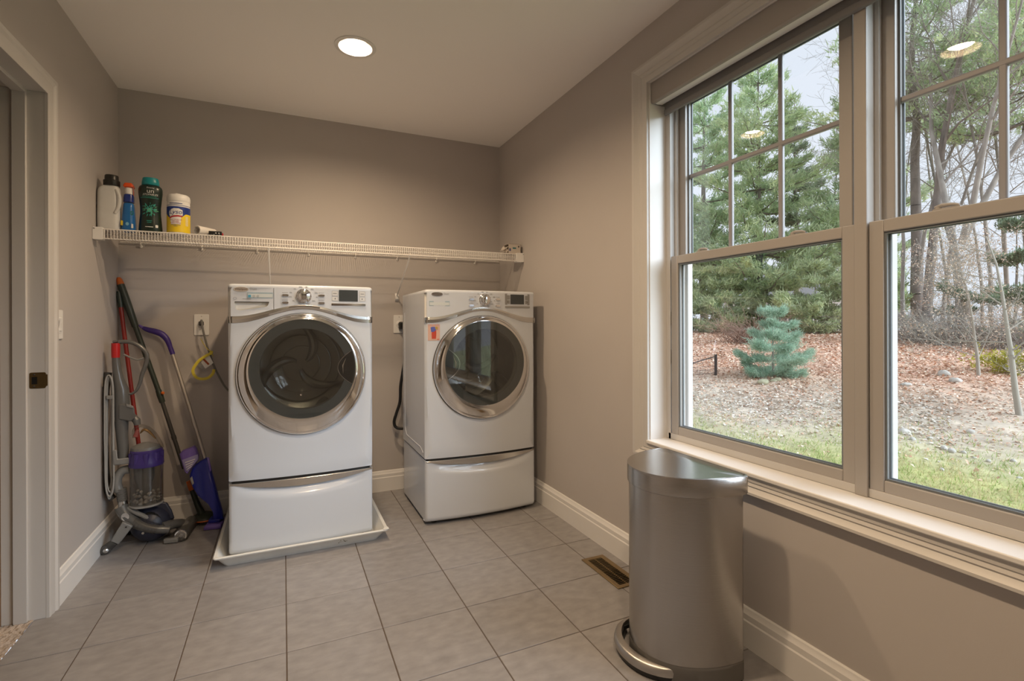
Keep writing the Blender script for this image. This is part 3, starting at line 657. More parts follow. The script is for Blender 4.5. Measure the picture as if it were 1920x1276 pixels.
    for k in range(3):
        a0 = 2 * PI * k / 3 + (.5 if washer else 1.1)
        pts = [(doorx + (.03 + .20 * f) * math.cos(a0 + 1.1 * f), yc + .40 - .02 * f, doorz + .02 + (.03 + .20 * f) * math.sin(a0 + 1.1 * f)) for f in [i / 12 for i in range(13)]]
        MB().tube(pts, [.010 + .016 * math.sin(PI * i / 12) for i in range(13)], 10).build('drum_vane', M_DRUM, dm)
        pts = [(doorx + .245 * math.cos(a0 + .3 + .25 * f), yc + .08 + .30 * f, doorz + .02 + .245 * math.sin(a0 + .3 + .25 * f)) for f in [i / 8 for i in range(9)]]
        MB().tube(pts, [.022 + .012 * math.sin(PI * i / 8) for i in range(9)], 10).build('drum_baffle', M_LGREY if washer else M_DRUM, dm)
    for r in (.10, .16, .21): MB().tube([(doorx + r * math.cos(2 * PI * i / 48), yc + .405, doorz + .02 + r * math.sin(2 * PI * i / 48)) for i in range(48)], .004, 6, closed=True).build('drum_ring', M_DRUM, dm)
    return t, fy, arch
WASH, wfy, warch = machine('washing_machine', .596, 1.261, -.075, -.735, .026, .016, 0, .383, 1.322, .926, .884, 'right', 'white front loading washing machine on a drawer pedestal in a drain pan', True)
DRY, dfy, darch = machine('clothes_dryer', 1.552, 2.238, -.140, -.708, .026, .0, 0, .372, 1.321, 1.893, .876, 'left', 'white front loading dryer on a drawer pedestal standing straight on the tiles', False)
# side seam embossing of the dryer
MB().tube([(1.5515, -.66, .40), (1.5510, -.60, .42), (1.5510, -.25, .42), (1.5515, -.20, .46), (1.5515, -.20, 1.2)], .0016, 6).build('side_emboss', M_ENAMEL, DRY)
# card stuck to the dryer front
cdm = [mat('card_pink', (.66, .42, .33), .6), mat('card_red', (.55, .06, .03), .6), mat('card_blue', (.10, .12, .42), .6), mat('card_ochre', (.45, .30, .06), .6)]
cd_ = empty('art_magnet', (1.601, dfy(1.601), 1.035), 'small pinkish card with a coloured abstract figure stuck on the dryer front', 'magnet')
fmD = lambda u, v, d: (u, dfy(u, -.0012 + d), v)
def CP(poly, m, o, nm): MB().plate(poly, [], lambda u, v, d: fmD(u, v, d - o), .0012).build(nm, m, cd_, smooth=0)
CP([(1.568, 1.035), (1.634, 1.035), (1.634, 1.126), (1.568, 1.126)], cdm[0], 0, 'card')
CP([(1.589, 1.045), (1.612, 1.045), (1.614, 1.075), (1.612, 1.096), (1.596, 1.094), (1.588, 1.078)], cdm[1], .0008, 'printed_shape')
CP([(1.586, 1.082), (1.600, 1.084), (1.612, 1.094), (1.606, 1.112), (1.590, 1.112), (1.582, 1.108)], cdm[2], .0016, 'printed_shape')
CP([(1.606, 1.100), (1.620, 1.098), (1.622, 1.112), (1.610, 1.113)], cdm[3], .0016, 'printed_shape')
for k in range(7): CP([(1.572 + k * .0088, 1.121), (1.577 + k * .0088, 1.121), (1.5745 + k * .0088, 1.125)], cdm[1] if k % 2 else cdm[2], .0008, 'printed_mark')
CP([(1.618, 1.039), (1.630, 1.041), (1.629, 1.044), (1.618, 1.042)], cdm[1], .0008, 'printed_mark')
# drain pan under the washer
pn = empty('drain_pan', (.93, -.40, 0), 'shallow white plastic drain pan under the washer with a chipped corner', 'drain pan')
def prect(x0, x1, y0, y1, r, z): return [(x, y, z) for x, y in rrect(x0, x1, y0, y1, r, 5)]
b = MB(); ib = (.585, 1.275, -.757, -.03)
b.loft([prect(.580, 1.280, -.762, -.025, .02, .0), prect(.549, 1.318, -.795, -.008, .02, .050), prect(.540, 1.328, -.806, -.004, .016, .052), prect(.538, 1.330, -.808, -.003, .015, .058),
        prect(.540, 1.328, -.805, -.004, .014, .062), prect(.552, 1.314, -.793, -.010, .018, .060), prect(.556, 1.310, -.788, -.012, .018, .052), prect(.585, 1.275, -.757, -.03, .02, .012)])
b.build('tray', M_PAN, pn, smooth=40)
MB().prism([(1.300, -.806), (1.3315, -.8095), (1.332, -.785), (1.326, -.772), (1.312, -.780), (1.306, -.792)], 'z', .0605, .0645).build('chipped_flap', M_PAN, pn, bev=.0015)
stain = mat('rust_stain', (.12, .10, .05), .8)
b = MB(); rr = random.Random(5)
for i in range(14):
    x = 1.10 + rr.gauss(0, .012); z = .028 + rr.gauss(0, .004); y = -.762 - .033 * z / .05 - .0006; s = rr.uniform(.0015, .004)
    b.add([(x - s, y, z), (x, y - .0001, z - s * .6), (x + s, y, z), (x, y - .0005, z + s * .6)], [(0, 1, 2, 3)])
b.build('rust_speck', stain, pn, smooth=0)
# ---------------------------------------------------------------- cords behind the machines
M_CORD = mat('grey_cord', (.17, .165, .155), .5); M_YEL = mat('yellow_strap', (.62, .52, .05), .5)
pc = empty('power_cord', (.396, -.03, 1.06), 'grey power cord hanging from the wall outlet beside the washer', 'cord')
MB().loft([[(x, y, z) for x, z in rrect(.396 - a, .396 + a, 1.122, 1.122 + 2 * a, a * .5)] for y, a in ((-.0098, .013), (-.022, .013), (-.030, .008))]).build('plug', M_DARK, pc)
p0 = at(378, 600, 'y', -.035)
pts = bez([(.396, -.026, 1.134), p0, at(380, 615, 'y', -.045), at(386, 640, 'y', -.05), at(394, 665, 'y', -.05), at(401, 685, 'y', -.05), at(412, 708, 'y', -.05), at(424, 727, 'y', -.05), at(440, 742, 'y', -.045)], 6)
MB().tube(pts, .0055, 10).build('cable', M_CORD, pc)
ct = empty('cord_tag', at(392, 690, 'y', -.06), 'white warning tag with a red bar tied to the grey cord', 'tag')
def quad(pl, y, th=.0006): return [at(p[0], p[1], 'y', y) for p in pl]
def slab(pl, y, t=.0008): q = quad(pl, y); return MB().loft([q, [v + Vector((0, t, 0)) for v in q]])
slab([(377, 679), (391, 663), (400, 680), (385, 691)], -.062).build('tag_card', M_PLASTICW, ct, smooth=0)
slab([(379, 673), (382, 671), (393, 682), (390, 684)], -.0635).build('red_bar', mat('tag_red', (.35, .07, .02), .6), ct, smooth=0)
slab([(372, 681), (376, 677), (386, 688), (380, 693), (374, 688)], -.0605).build('grey_bar', M_LGREY, ct, smooth=0)
ys = empty('cable_tie_strap', at(385, 700, 'y', -.07), 'yellow strap looped around the grey cord', 'strap')
lp = [at(px, py, 'y', -.072) for px, py in ((398, 661), (386, 667), (372, 677), (363, 690), (362, 698), (368, 707), (378, 710), (390, 708), (399, 700), (401, 692))]
MB().tube(bez(lp, 5), .0048, 8, flat=(1.6, .35)).build('loop', M_YEL, ys)
MB().tube(bez([at(px, py, 'y', -.066) for px, py in ((376, 634), (381, 643), (388, 653), (396, 660), (400, 668))], 5), .0045, 8, flat=(1.4, .4)).build('tail', M_YEL, ys)
MB().obox(at(396, 660, 'y', -.064), (.008, 0, -.003), (.003, 0, .008), (0, .004, 0)).build('buckle', M_YEL, ys, bev=.002)
bc = empty('dryer_cord', (1.556, -.03, .6), 'thick black power cord drooping behind the dryer', 'cord')
MB().loft([[(x, y, z) for x, z in rrect(1.575 - a, 1.575 + a, 1.118 - a, 1.118 + a, a * .4)] for y, a in ((-.0098, .024), (-.030, .026), (-.048, .017))]).build('plug', M_BLACK, bc)
MB().tube(bez([(1.575, -.045, 1.11), (1.580, -.085, 1.05), (1.585, -.085, .95), at(754, 704, 'y', -.08), at(751, 725, 'y', -.07), at(750, 752, 'y', -.06), at(743, 775, 'y', -.06), at(739, 790, 'y', -.06), at(742, 800, 'y', -.065), at(752, 803, 'y', -.075), at(770, 800, 'y', -.08)], 6), .010, 10).build('cable', M_BLACK, bc)
# ================================================================ WIRE SHELF AND WHAT STANDS ON IT
M_WIRE = mat('white_vinyl_wire', (.80, .77, .73), .4)
SZ = 1.594                                # top of the shelf deck
sf = empty('wire_shelf', (W / 2, -.21, 1.54), 'long white wire shelf across the back wall above the machines', 'shelf')
YL = -.410
for nm, y, z, r in (('front_rail', YL, SZ, .0032), ('lip_rail', YL - .001, 1.548, .0032), ('back_rail', -.012, SZ - .004, .0032), ('middle_rail', -.14, SZ - .005, .0028), ('middle_rail', -.27, SZ - .005, .0028)):
    MB().lathe([(r, .012), (r, W - .012)], (0, y, z), 'x', 10).build(nm, M_WIRE, sf)
wm = None; nw = 176
pts = [(0, -.006, SZ - .0005), (0, -.2, SZ - .0005), (0, YL + .004, SZ - .0005), (0, YL - .003, SZ - .004), (0, YL - .0045, SZ - .012), (0, YL - .0045, 1.547)]
b = MB(); b.tube(pts, .0014, 6); b.v = [(v[0], v[1] + .21, v[2] - 1.54) for v in b.v]
wme = meshdata('wire', b.v, b.f, M_WIRE, 60)
for k in range(nw): inst(wme, 'wire', sf, (.046 + (W - .092) * k / (nw - 1), -.21, 1.54))
for xa, xb in ((.001, .040), (W - .056, W - .001)):
    MB().prism(rrect(xa, xb, 1.541, 1.602, .004), 'y', YL - .010, YL + .030).build('end_bracket', M_PLASTICW, sf, bev=.001)
    xx = xa if xa < 1 else xb
    MB().lathe([(.004, 0), (.003, -.0012), (0, -.0014)], (xa + .006 if xa < 1 else xb - .006, YL - .010, 1.594), 'y', 10).build('screw', M_LGREY, sf)
for x in (.105, .40, .69, .98, 1.27, 1.545, 1.82, 2.11):
    b = MB(); b.tube([(x, -.001, 1.575), (x, -.012, 1.576), (x, -.019, 1.584), (x, -.016, 1.595)], .0045, 8); b.lathe([(.008, -.0005), (.008, -.006), (.004, -.008)], (x, 0, 1.571), 'y', 12)
    b.build('wall_clip', M_WIRE, sf)
for x in (.762, 1.540):
    br = MB(); br.tube([(x, YL + .002, 1.560), (x, YL + .006, 1.548), (x, YL + .016, 1.538), (x, -.010, 1.318), (x, -.006, 1.305)], .0048, 8); bo = br.build('support_brace', M_WIRE, sf)
    b = MB(); b.prism([(-.0, 1.285), (-.008, 1.285), (-.020, 1.300), (-.020, 1.318), (-.004, 1.338), (0, 1.338)], 'x', x - .012, x + .012); b.build('brace_foot', M_PLASTICW, bo, bev=.002)
    MB().lathe([(.003, -.0082), (.002, -.0095), (0, -.0098)], (x, 0, 1.292), 'y', 8).build('screw', M_LGREY, bo)
SZ += .0015
# ---- white detergent jug with a black cap
M_JUG = mat('jug_plastic', (.62, .62, .61), .38, var=.05, vscale=18)
jx, jy = .048, -.345
jg = empty('detergent_jug', (jx, jy, SZ), 'white plastic laundry detergent jug with a black screw cap', 'detergent bottle')
def rring(cx, cy, hx, hy, r, z): return [(x, y, z) for x, y in rrect(cx - hx, cx + hx, cy - hy, cy + hy, r, 4)]
b = MB(); b.loft([rring(jx + o, jy, hx, hy, r, SZ + z) for o, hx, hy, r, z in ((0, .041, .026, .02, 0), (0, .045, .031, .022, .006), (0, .0465, .033, .022, .03), (0, .046, .033, .022, .10), (0, .045, .033, .022, .16), (0, .045, .033, .022, .195), (.002, .042, .030, .022, .212), (.006, .032, .026, .02, .223), (.008, .026, .024, .02, .228))])
bd = b.build('body', M_JUG, jg, sub=1)
b = MB(); b.tube(bez([(jx + .034, jy - .028, SZ + .205), (jx + .046, jy - .026, SZ + .17), (jx + .044, jy - .027, SZ + .12), (jx + .030, jy - .031, SZ + .085)], 5), [.006 + .003 * math.sin(PI * i / 15) for i in range(16)], 10); b.build('grip', M_JUG, jg)
M_CAPK = mat('black_cap', (.016, .015, .013), .35)
MB().lathe([(.033, .224), (.034, .226), (.034, .250), (.032, .252), (.029, .253), (.028, .274), (.026, .277), (0, .277)], (jx + .010, jy, SZ), 'z', 36).build('cap', M_CAPK, jg, smooth=40)
# ---- blue spray bottle
sx_, sy_ = .126, -.338
sb = empty('spray_bottle', (sx_, sy_, SZ), 'slim blue spray bottle with white collar and orange nozzle', 'spray bottle')
M_BLUE = mat('blue_bottle', (.015, .13, .38), .3); M_NAVY = mat('navy_shrink', (.012, .03, .19), .3); M_ORNG = mat('orange_nozzle', (.72, .09, .015), .4)
b = MB(); b.loft([rring(sx_, sy_, hx, hy, min(hx, hy) * .7, SZ + z) for hx, hy, z in ((.027, .03, 0), (.029, .032, .005), (.029, .032, .03), (.026, .029, .08), (.022, .025, .13), (.0215, .024, .150))])
b.build('body', M_BLUE, sb, sub=1)
b = MB(); b.loft([rring(sx_, sy_, hx, hy, min(hx, hy) * .7, SZ + z) for hx, hy, z in ((.0215, .0243, .150), (.0208, .0235, .175), (.019, .021, .188), (.012, .012, .193))]); b.build('shoulder', M_NAVY, sb)
MB().lathe([(.013, .190), (.0155, .192), (.016, .214), (.0145, .224), (0, .224)], (sx_, sy_, SZ), 'z', 24).build('collar', M_PLASTICW, sb)
b = MB(); b.loft([rring(sx_, sy_ + .004, hx, hy, .004, SZ + z) for hx, hy, z in ((.015, .016, .224), (.020, .024, .228), (.019, .024, .236), (.015, .020, .246), (.012, .016, .248))]); b.build('spray_head', M_ORNG, sb)
MB().tube([(sx_ + .017, sy_ - .004, SZ + .226), (sx_ + .021, sy_ - .006, SZ + .205), (sx_ + .020, sy_ - .004, SZ + .186)], .0025, 6).build('trigger', mat('red_trigger', (.35, .06, .04), .4), sb)
MY = mat('label_yellow', (.70, .52, .03), .5); MG = mat('label_green', (.02, .22, .12), .5)
def onf(cx, cy, hx): return lambda u, v, d: (cx + u, cy + d, v)
MB().plate([(-.027, SZ + .030), (-.018, SZ + .028), (-.017, SZ + .052), (-.026, SZ + .054)], [], onf(sx_, sy_ - .0325, 0), .001).build('label_patch', MY, sb, smooth=0)
MB().plate([(.016, SZ + .018), (.025, SZ + .018), (.024, SZ + .038), (.017, SZ + .04)], [], onf(sx_, sy_ - .0325, 0), .001).build('label_patch', M_PLASTICW, sb, smooth=0)
MB().plate(circ(.0, SZ + .038, .007, .009, 8), [], onf(sx_, sy_ - .0326, 0), .001).build('label_patch', mat('label_sky', (.20, .45, .62), .5), sb, smooth=0)
b = MB(); b.plate(circ(.018, SZ + .094, .007, .010, 16), [circ(.018, SZ + .094, .0045, .007, 16)[::-1]], onf(sx_, sy_ - .0275, 0), .001); b.build('label_ring', MG, sb, smooth=0)
# ---- dark green scent-booster bottle with teal cap
gx, gy = .216, -.335
gb = empty('scent_booster_bottle', (gx, gy, SZ), 'dark green waisted bottle with teal cap and white lettering', 'bottle')
M_DKG = mat('dark_green_bottle', (.010, .022, .016), .28); M_TEAL = mat('teal_cap', (.008, .24, .27), .35)
gp = [(.046, 0), (.050, .004), (.051, .02), (.048, .06), (.0445, .10), (.0445, .13), (.048, .17), (.052, .205), (.052, .225), (.048, .238), (.040, .245), (.036, .247)]
def gr(z):
    for (r0, z0_), (r1, z1_) in zip(gp, gp[1:]):
        if z0_ <= z <= z1_: return r0 + (r1 - r0) * (z - z0_) / max(1e-6, z1_ - z0_)
    return gp[0][0]
SY = .66
MB().lathe(gp + [(0, .247)], (gx, gy, SZ), 'z', 40, 1., SY).build('body', M_DKG, gb, smooth=60)
MB().lathe([(.036, .246), (.038, .248), (.0375, .262), (.034, .281), (.032, .284), (0, .284)], (gx, gy, SZ), 'z', 36, 1., .8).build('cap', M_TEAL, gb, smooth=50)
def gmap(u, v, d):
    r = gr(v) + .0008; a = max(-.98, min(.98, u / r)); return (gx + u, gy - SY * r * math.sqrt(1 - a * a) + d, SZ + v)
M_WHT = mat('white_print', (.75, .75, .73), .5); M_TEALP = mat('teal_print', (.03, .33, .27), .5); M_LIME = mat('lime_print', (.10, .42, .20), .5)
textpart('lettering', 'Downy', .011, M_WHT, gb, gmap, .006, .229); textpart('lettering', 'un', .030, M_WHT, gb, gmap, .006, .212, wide=1.1); textpart('lettering', 'STOPABLES', .0125, M_WHT, gb, gmap, .004, .194, shear=.25)
for v, wd_ in ((.184, .060), (.177, .078)): MB().decal([(-wd_ / 2, v), (wd_ / 2, v), (wd_ / 2, v + .0018), (-wd_ / 2, v + .0018)], gmap).build('printed_line', M_TEALP, gb, smooth=0, norm=False)
rr = random.Random(8); b = MB(); b2 = MB()
for i in range(60):
    a = rr.uniform(0, 2 * PI); r_ = rr.uniform(.006, .034); u, v = r_ * math.cos(a), .120 + r_ * .95 * math.sin(a); l = rr.uniform(.004, .010); q = a + rr.uniform(-.5, .5); w_ = rr.uniform(.001, .003)
    (b if rr.random() < .7 else b2).plate([(u - l * math.cos(q), v - l * math.sin(q)), (u + w_ * math.sin(q), v - w_ * math.cos(q)), (u + l * math.cos(q), v + l * math.sin(q)), (u - w_ * math.sin(q), v + w_ * math.cos(q))], [], lambda u, v, d: gmap(u, v, d - .0002 * rr.random()), .0006)
b.build('printed_burst', M_TEALP, gb, smooth=0); b2.build('printed_burst', M_LIME, gb, smooth=0)
MB().decal(circ(0, .116, .010, .011, 12), gmap).build('printed_bead', mat('bead_print', (.12, .34, .28), .4), gb, smooth=0)
for v_, w_, m_ in ((.060, .022, M_TEALP), (.052, .018, M_TEALP), (.029, .034, M_WHT)): MB().decal([(-w_ / 2, v_), (w_ / 2, v_), (w_ / 2, v_ + .003), (-w_ / 2, v_ + .003)], gmap).build('printed_line', m_, gb, smooth=0, norm=False)
MB().plate(rrect(.026, .036, .028, .042, .002), [], gmap, .0006).build('printed_patch', M_WHT, gb, smooth=0)
# ---- wipes canister
cx_, cy_ = .337, -.335; CR = .0515
wc = empty('wipes_canister', (cx_, cy_, SZ), 'round wipes canister with white lid and blue and yellow label', 'canister')
MB().lathe([(CR - .003, 0), (CR, .003), (CR, .004), (CR - .0008, .005), (CR - .0008, .176), (0, .176)], (cx_, cy_, SZ), 'z', 48).build('body', M_PLASTICW, wc)
MB().lathe([(CR + .0005, .172), (CR + .001, .174), (CR + .001, .190), (CR - .002, .202), (CR - .008, .208), (0, .209)], (cx_, cy_, SZ), 'z', 48).build('lid', M_PLASTICW, wc)
MB().tube([(cx_ - .012, cy_ - .03, SZ + .2085), (cx_ - .004, cy_ - .036, SZ + .2095), (cx_ + .012, cy_ - .03, SZ + .2085)], .003, 6).build('lid_tab', M_PLASTICW, wc)
def cmap(u, v, d): a = u / CR - .10; r = CR + .0003 - d; return (cx_ + r * math.sin(a), cy_ - r * math.cos(a), SZ + v)
def cband(v0, v1, m, nm, o=0., u0=-.11, u1=.11):
    b = MB(); n = 30; us = [u0 + (u1 - u0) * i / n for i in range(n + 1)]
    f0 = v0 if callable(v0) else (lambda u: v0); f1 = v1 if callable(v1) else (lambda u: v1)
    b.grid([[cmap(u, f0(u), -o) for u in us], [cmap(u, f1(u), -o) for u in us]]); return b.build(nm, m, wc, smooth=60, norm=False)
M_LBLU = mat('label_blue', (.010, .035, .23), .4); M_LYEL = mat('label_lemon', (.80, .58, .02), .4); M_LRED = mat('label_red', (.42, .02, .03), .4)
cband(.148, .150, M_LBLU, 'label_line'); cband(.076, .142, M_LBLU, 'label_blue_field'); cband(.010, lambda u: .076 + .030 * min(1, abs(u + .005) / .05) ** 2, M_LYEL, 'label_yellow_field', .0003)
def cpoly(poly, m, nm, o): MB().decal(poly, lambda u, v, d: cmap(u, v, d - o)).build(nm, m, wc, smooth=0, norm=False)
cpoly([(-.030, .098), (-.032, .112), (-.024, .125), (-.008, .132), (.014, .132), (.030, .124), (.032, .100), (.024, .090), (.022, .050), (-.022, .050), (-.026, .088)], M_PLASTICW, 'label_oval', .0008)
textpart('lettering', 'Lysol', .033, M_LBLU, wc, lambda u, v, d: cmap(u, v, d - .0012), .002, .113, shear=.25, wide=.95)
cpoly([(-.030, .086), (-.012, .094), (.010, .097), (.030, .096), (.030, .088), (.010, .089), (-.012, .086), (-.030, .077)], M_LRED, 'label_swoosh', .0012)
for i, s_ in enumerate(('KILLS 99.9% OF', 'VIRUSES', '& BACTERIA')): textpart('lettering', s_, .0085, M_LRED, wc, lambda u, v, d: cmap(u, v, d - .0012), .0, .073 - i * .0085)
textpart('lettering', 'DISINFECTING', .0065, M_LBLU, wc, lambda u, v, d: cmap(u, v, d - .0012), 0, .046); textpart('lettering', 'WIPES', .0065, M_LBLU, wc, lambda u, v, d: cmap(u, v, d - .0012), 0, .040)
cpoly([(-.030, .1565), (.030, .1565), (.030, .1595), (-.030, .1595)], M_LBLU, 'label_print', .0008)
for i in range(8): cpoly([(.044, .092 - i * .0062), (.060, .092 - i * .0062), (.060, .0895 - i * .0062), (.044, .0895 - i * .0062)], M_WHT, 'label_print', .0008)
# ---- white cardboard tube, small black device, open box
ta = Vector((.425, -.398, SZ + .0245)); td = Vector((.62, .78, 0)).normalized()
tb = empty('cardboard_tube', (ta.x, ta.y, SZ), 'short white hollow tube lying on the shelf beside the canister', 'tube')
b = MB(); b.ring([(.0235, 0), (.0245, .001), (.0245, .107), (.0235, .108), (.0195, .108), (.0185, .107), (.0185, .001), (.0195, 0)], ta, td, 32); b.build('tube_wall', mat('white_card', (.66, .63, .59), .6), tb, smooth=50)
MB().lathe([(.0184, .055), (.0184, .057)], ta, td, 24).build('tube_core', M_BLACK, tb)
bk = empty('black_adapter', (.513, -.385, SZ), 'small black plastic device with a red end on the wire shelf', 'adapter')
MB().box(.480, .540, -.404, -.369, SZ, SZ + .024).build('body', M_BLACK, bk, bev=.002)
for k in range(4): MB().box(.490 + k * .012, .4945 + k * .012, -.4052, -.4035, SZ + .003, SZ + .008).build('contact', M_LGREY if k % 2 else M_DARK, bk, smooth=0)
for k in (0, 1): MB().box(.510 + k * .014, .516 + k * .014, -.4051, -.4035, SZ + .012, SZ + .016).build('mark', M_WHT, bk, smooth=0)
MB().box(.540, .5455, -.400, -.374, SZ + .003, SZ + .016).build('red_end', M_LRED, bk, bev=.001)
bo = empty('filter_box', (2.235, -.365, SZ), 'small open white cardboard box with a teal stripe at the shelf end', 'box')
M_CARD = mat('box_card', (.56, .50, .44), .6)
bx0, bx1, by0, by1, bz = 2.202, 2.292, -.404, -.326, SZ + .066
b = MB(); w_ = .0015
b.box(bx0, bx1, by0, by0 + w_, SZ, bz); b.box(bx0, bx1, by1 - w_, by1, SZ, bz); b.box(bx0, bx1, by0, by1, SZ, SZ + w_); b.box(bx0, bx1, by0, by1, bz - w_, bz); b.box(bx1 - w_, bx1, by0, by1, SZ, bz)
b.build('carton', M_CARD, bo, smooth=0)
b = MB(); b.obox((bx0 - .016, (by0 + by1) / 2, SZ + .036), (.0165, 0, .012), (0, .037, 0), (-.0006, 0, .0008)); b.obox((bx0 - .014, (by0 + by1) / 2, SZ + .007), (.0145, 0, -.003), (0, .036, 0), (.0003, 0, .0008)); b.build('flap', M_CARD, bo, smooth=0)
MB().obox((bx0 - .020, by0 + .020, SZ + .026), (.012, -.012, -.016), (.001, .001, 0), (.006, -.005, .010)).build('side_flap', M_CARD, bo, smooth=0)
MB().box(bx0 + .030, bx0 + .055, by0 - .0006, by0, SZ + .034, SZ + .043).build('teal_stripe', mat('box_teal', (.03, .15, .17), .5), bo, smooth=0)
MB().plate(circ(bx1 - .016, SZ + .050, .005, .006, 10), [], lambda u, v, d: (u, by0 - .0006 + d, v), .0006).build('dark_dot', M_DARK, bo, smooth=0)
MB().plate(rrect(bx0 + .004, bx0 + .017, SZ + .018, SZ + .036, .003), [], lambda u, v, d: (u, by0 - .0006 + d, v), .0006).build('blue_mark', mat('box_blue', (.11, .11, .22), .5), bo, smooth=0)
# ================================================================ CLEANING THINGS IN THE LEFT CORNER
M_MOPG = mat('mop_green', (.030, .040, .030), .4); M_ORG2 = mat('orange_part', (.62, .14, .02), .45); M_RED = mat('red_pole', (.24, .018, .012), .4)
M_PURP = mat('purple_handle', (.050, .022, .21), .4); M_LAV = mat('lavender_plastic', (.17, .11, .42), .4); M_SWBL = mat('blue_tank', (.012, .018, .26), .3); M_ALU = mat('silver_pole', (.50, .46, .42), .35, .7)
def lerp(a, b, f): return a + (b - a) * f
# ---- green pole scrubber with round brush
def mp(px, py): return at(px, py, 'y', lerp(-.030, -.105, (py - 520) / 435))
mo = empty('floor_scrubber', (.38, -.10, 0), 'long dark green pole scrubber with an orange tip and a round brush', 'scrubber')
A = [mp(222, 520), mp(226.5, 533), mp(254, 612), mp(300, 740), mp(345, 878), mp(372, 950)]
MB().tube([A[0], lerp(A[0], A[1], .3), A[1]], [.008, .014, .017], 14).build('tip', M_ORG2, mo)
MB().tube([A[1], lerp(A[1], A[2], .5), A[2]], [.0172, .0185, .0165], 14).build('grip', M_MOPG, mo)
MB().tube([A[2], A[3]], [.0130, .0130], 12).build('upper_pole', M_MOPG, mo)
MB().tube([lerp(A[2], A[3], .93), A[3], lerp(A[3], A[4], .1)], [.0145, .0165, .0145], 12).build('clamp', M_MOPG, mo)
MB().tube([lerp(A[3], A[4], .0), A[4]], [.0105, .0105], 12).build('lower_pole', M_DARK, mo)
MB().tube([lerp(A[3], A[4], .55), lerp(A[3], A[4], .60)], [.0125, .0125], 12).build('collar', M_DARK, mo)
q = mp(301, 736) + Vector((.014, -.016, 0)); MB().lathe([(.008, -.006), (.009, 0), (.006, .006), (0, .007)], q, (.6, -.8, 0), 14).build('button', M_ORG2, mo)
MB().tube([lerp(A[4], A[5], .32), lerp(A[4], A[5], .55)], [.0135, .0155], 12).build('ring', M_ORG2, mo)
hc = Vector((.418, -.100, 0))
MB().tube([lerp(A[4], A[5], .5), lerp(A[4], A[5], .95), hc + Vector((-.012, 0, .045))], [.013, .016, .020], 12).build('neck', M_MOPG, mo)
MB().lathe([(.062, .020), (.064, .024), (.060, .034), (.040, .046), (.015, .052), (0, .052)], hc, 'z', 36).build('brush_head', M_MOPG, mo)
MB().ring([(.063, .016), (.0655, .019), (.064, .024), (.060, .020)], hc, 'z', 40).build('rim', M_ORG2, mo)
b = MB(); rr = random.Random(2)
for i in range(220):
    a = rr.uniform(0, 2 * PI); r_ = .060 * math.sqrt(rr.random()) if i < 60 else rr.uniform(.054, .061); x, y = hc.x + r_ * math.cos(a), hc.y + r_ * math.sin(a); o = rr.uniform(-.004, .004)
    b.tube([(x, y, .022), (x + o + .003 * math.cos(a), y + .003 * math.sin(a), .0005)], [.0013, .0009], 4)
b.build('bristles', M_DARK, mo, smooth=0)
# ---- red broom behind it
def rp(px, py): return at(px, py, 'y', lerp(-.034, -.150, (py - 545) / 425))
rb = empty('red_broom', (.23, -.16, 0), 'red pole broom leaning in the corner behind the grey vacuum cleaner', 'broom')
MB().tube([rp(222.5, 546), rp(224, 558), rp(226.5, 576)], [.012, .0145, .013], 12).build('pole_cap', M_MOPG, rb)
e = rp(276, 955); MB().tube([rp(226.5, 575), rp(240, 680), e], [.0105, .0105, .0105], 12).build('pole', M_RED, rb)
hv = Vector((e.x, e.y, 0)); b = MB(); b.loft([[(x, y, z) for x, y in rrect(hv.x - hx, hv.x + hx, hv.y - .016, hv.y + .016, .006)] for hx, z in ((.100, .095), (.104, .10), (.09, .118), (.02, .135))]); b.build('broom_head', M_DARK, rb)
b = MB()
for i in range(160):
    x = hv.x + rr.uniform(-.098, .098); y = hv.y + rr.uniform(-.013, .013); b.tube([(x, y, .096), (x + (x - hv.x) * .12, y, .001)], [.0014, .0012], 4)
b.build('bristles', M_BLACK, rb, smooth=0)
# ---- purple spray mop
def sp_(px, py): return at(px, py, 'y', lerp(-.030, -.185, (py - 610) / 370))
sm = empty('spray_mop', (.50, -.19, 0), 'spray mop with curved purple handle, silver pole and blue tank', 'mop')
hp = bez([sp_(260, 609), sp_(268, 614), sp_(278, 618), sp_(290, 621), sp_(303, 626), sp_(313, 636), sp_(319, 650), sp_(324, 664)], 4)
MB().tube(hp[4:], [.009 + .008 * math.sin(PI * min(1, i / (len(hp) - 5) * 1.1)) ** .7 if i < len(hp) - 8 else .0125 for i in range(len(hp) - 4)], 12).build('handle', M_PURP, sm, smooth=60)
MB().tube(hp[:8], [.004, .0055, .007, .008, .0085, .009, .0095, .010], 10).build('handle_tip', M_LAV, sm)
MB().tube([sp_(323.5, 663), sp_(355, 762), sp_(385, 862)], [.0105] * 3, 14).build('pole', M_ALU, sm)
MB().tube([sp_(362, 786), sp_(366, 800)], [.0112, .0112], 14).build('pole_joint', M_ALU, sm)
def body(pl, y0, th, nm, m, par, ed=.35):
    c = [sum(p[i] for p in pl) / len(pl) for i in (0, 1)]; rings = []
    for f, s in ((0, .55), (.12, .85), (.3, 1.), (.7, 1.), (.88, .85), (1, .55)):
        rings.append([at(c[0] + (p[0] - c[0]) * (1 - (1 - s) * ed), c[1] + (p[1] - c[1]) * (1 - (1 - s) * ed * .4), 'y', lerp(-.030, -.185, (p[1] - 610) / 370) + y0) + Vector((0, th * (f - .5), 0)) for p in pl])
    return MB().loft(rings).build(nm, m, par, smooth=50)
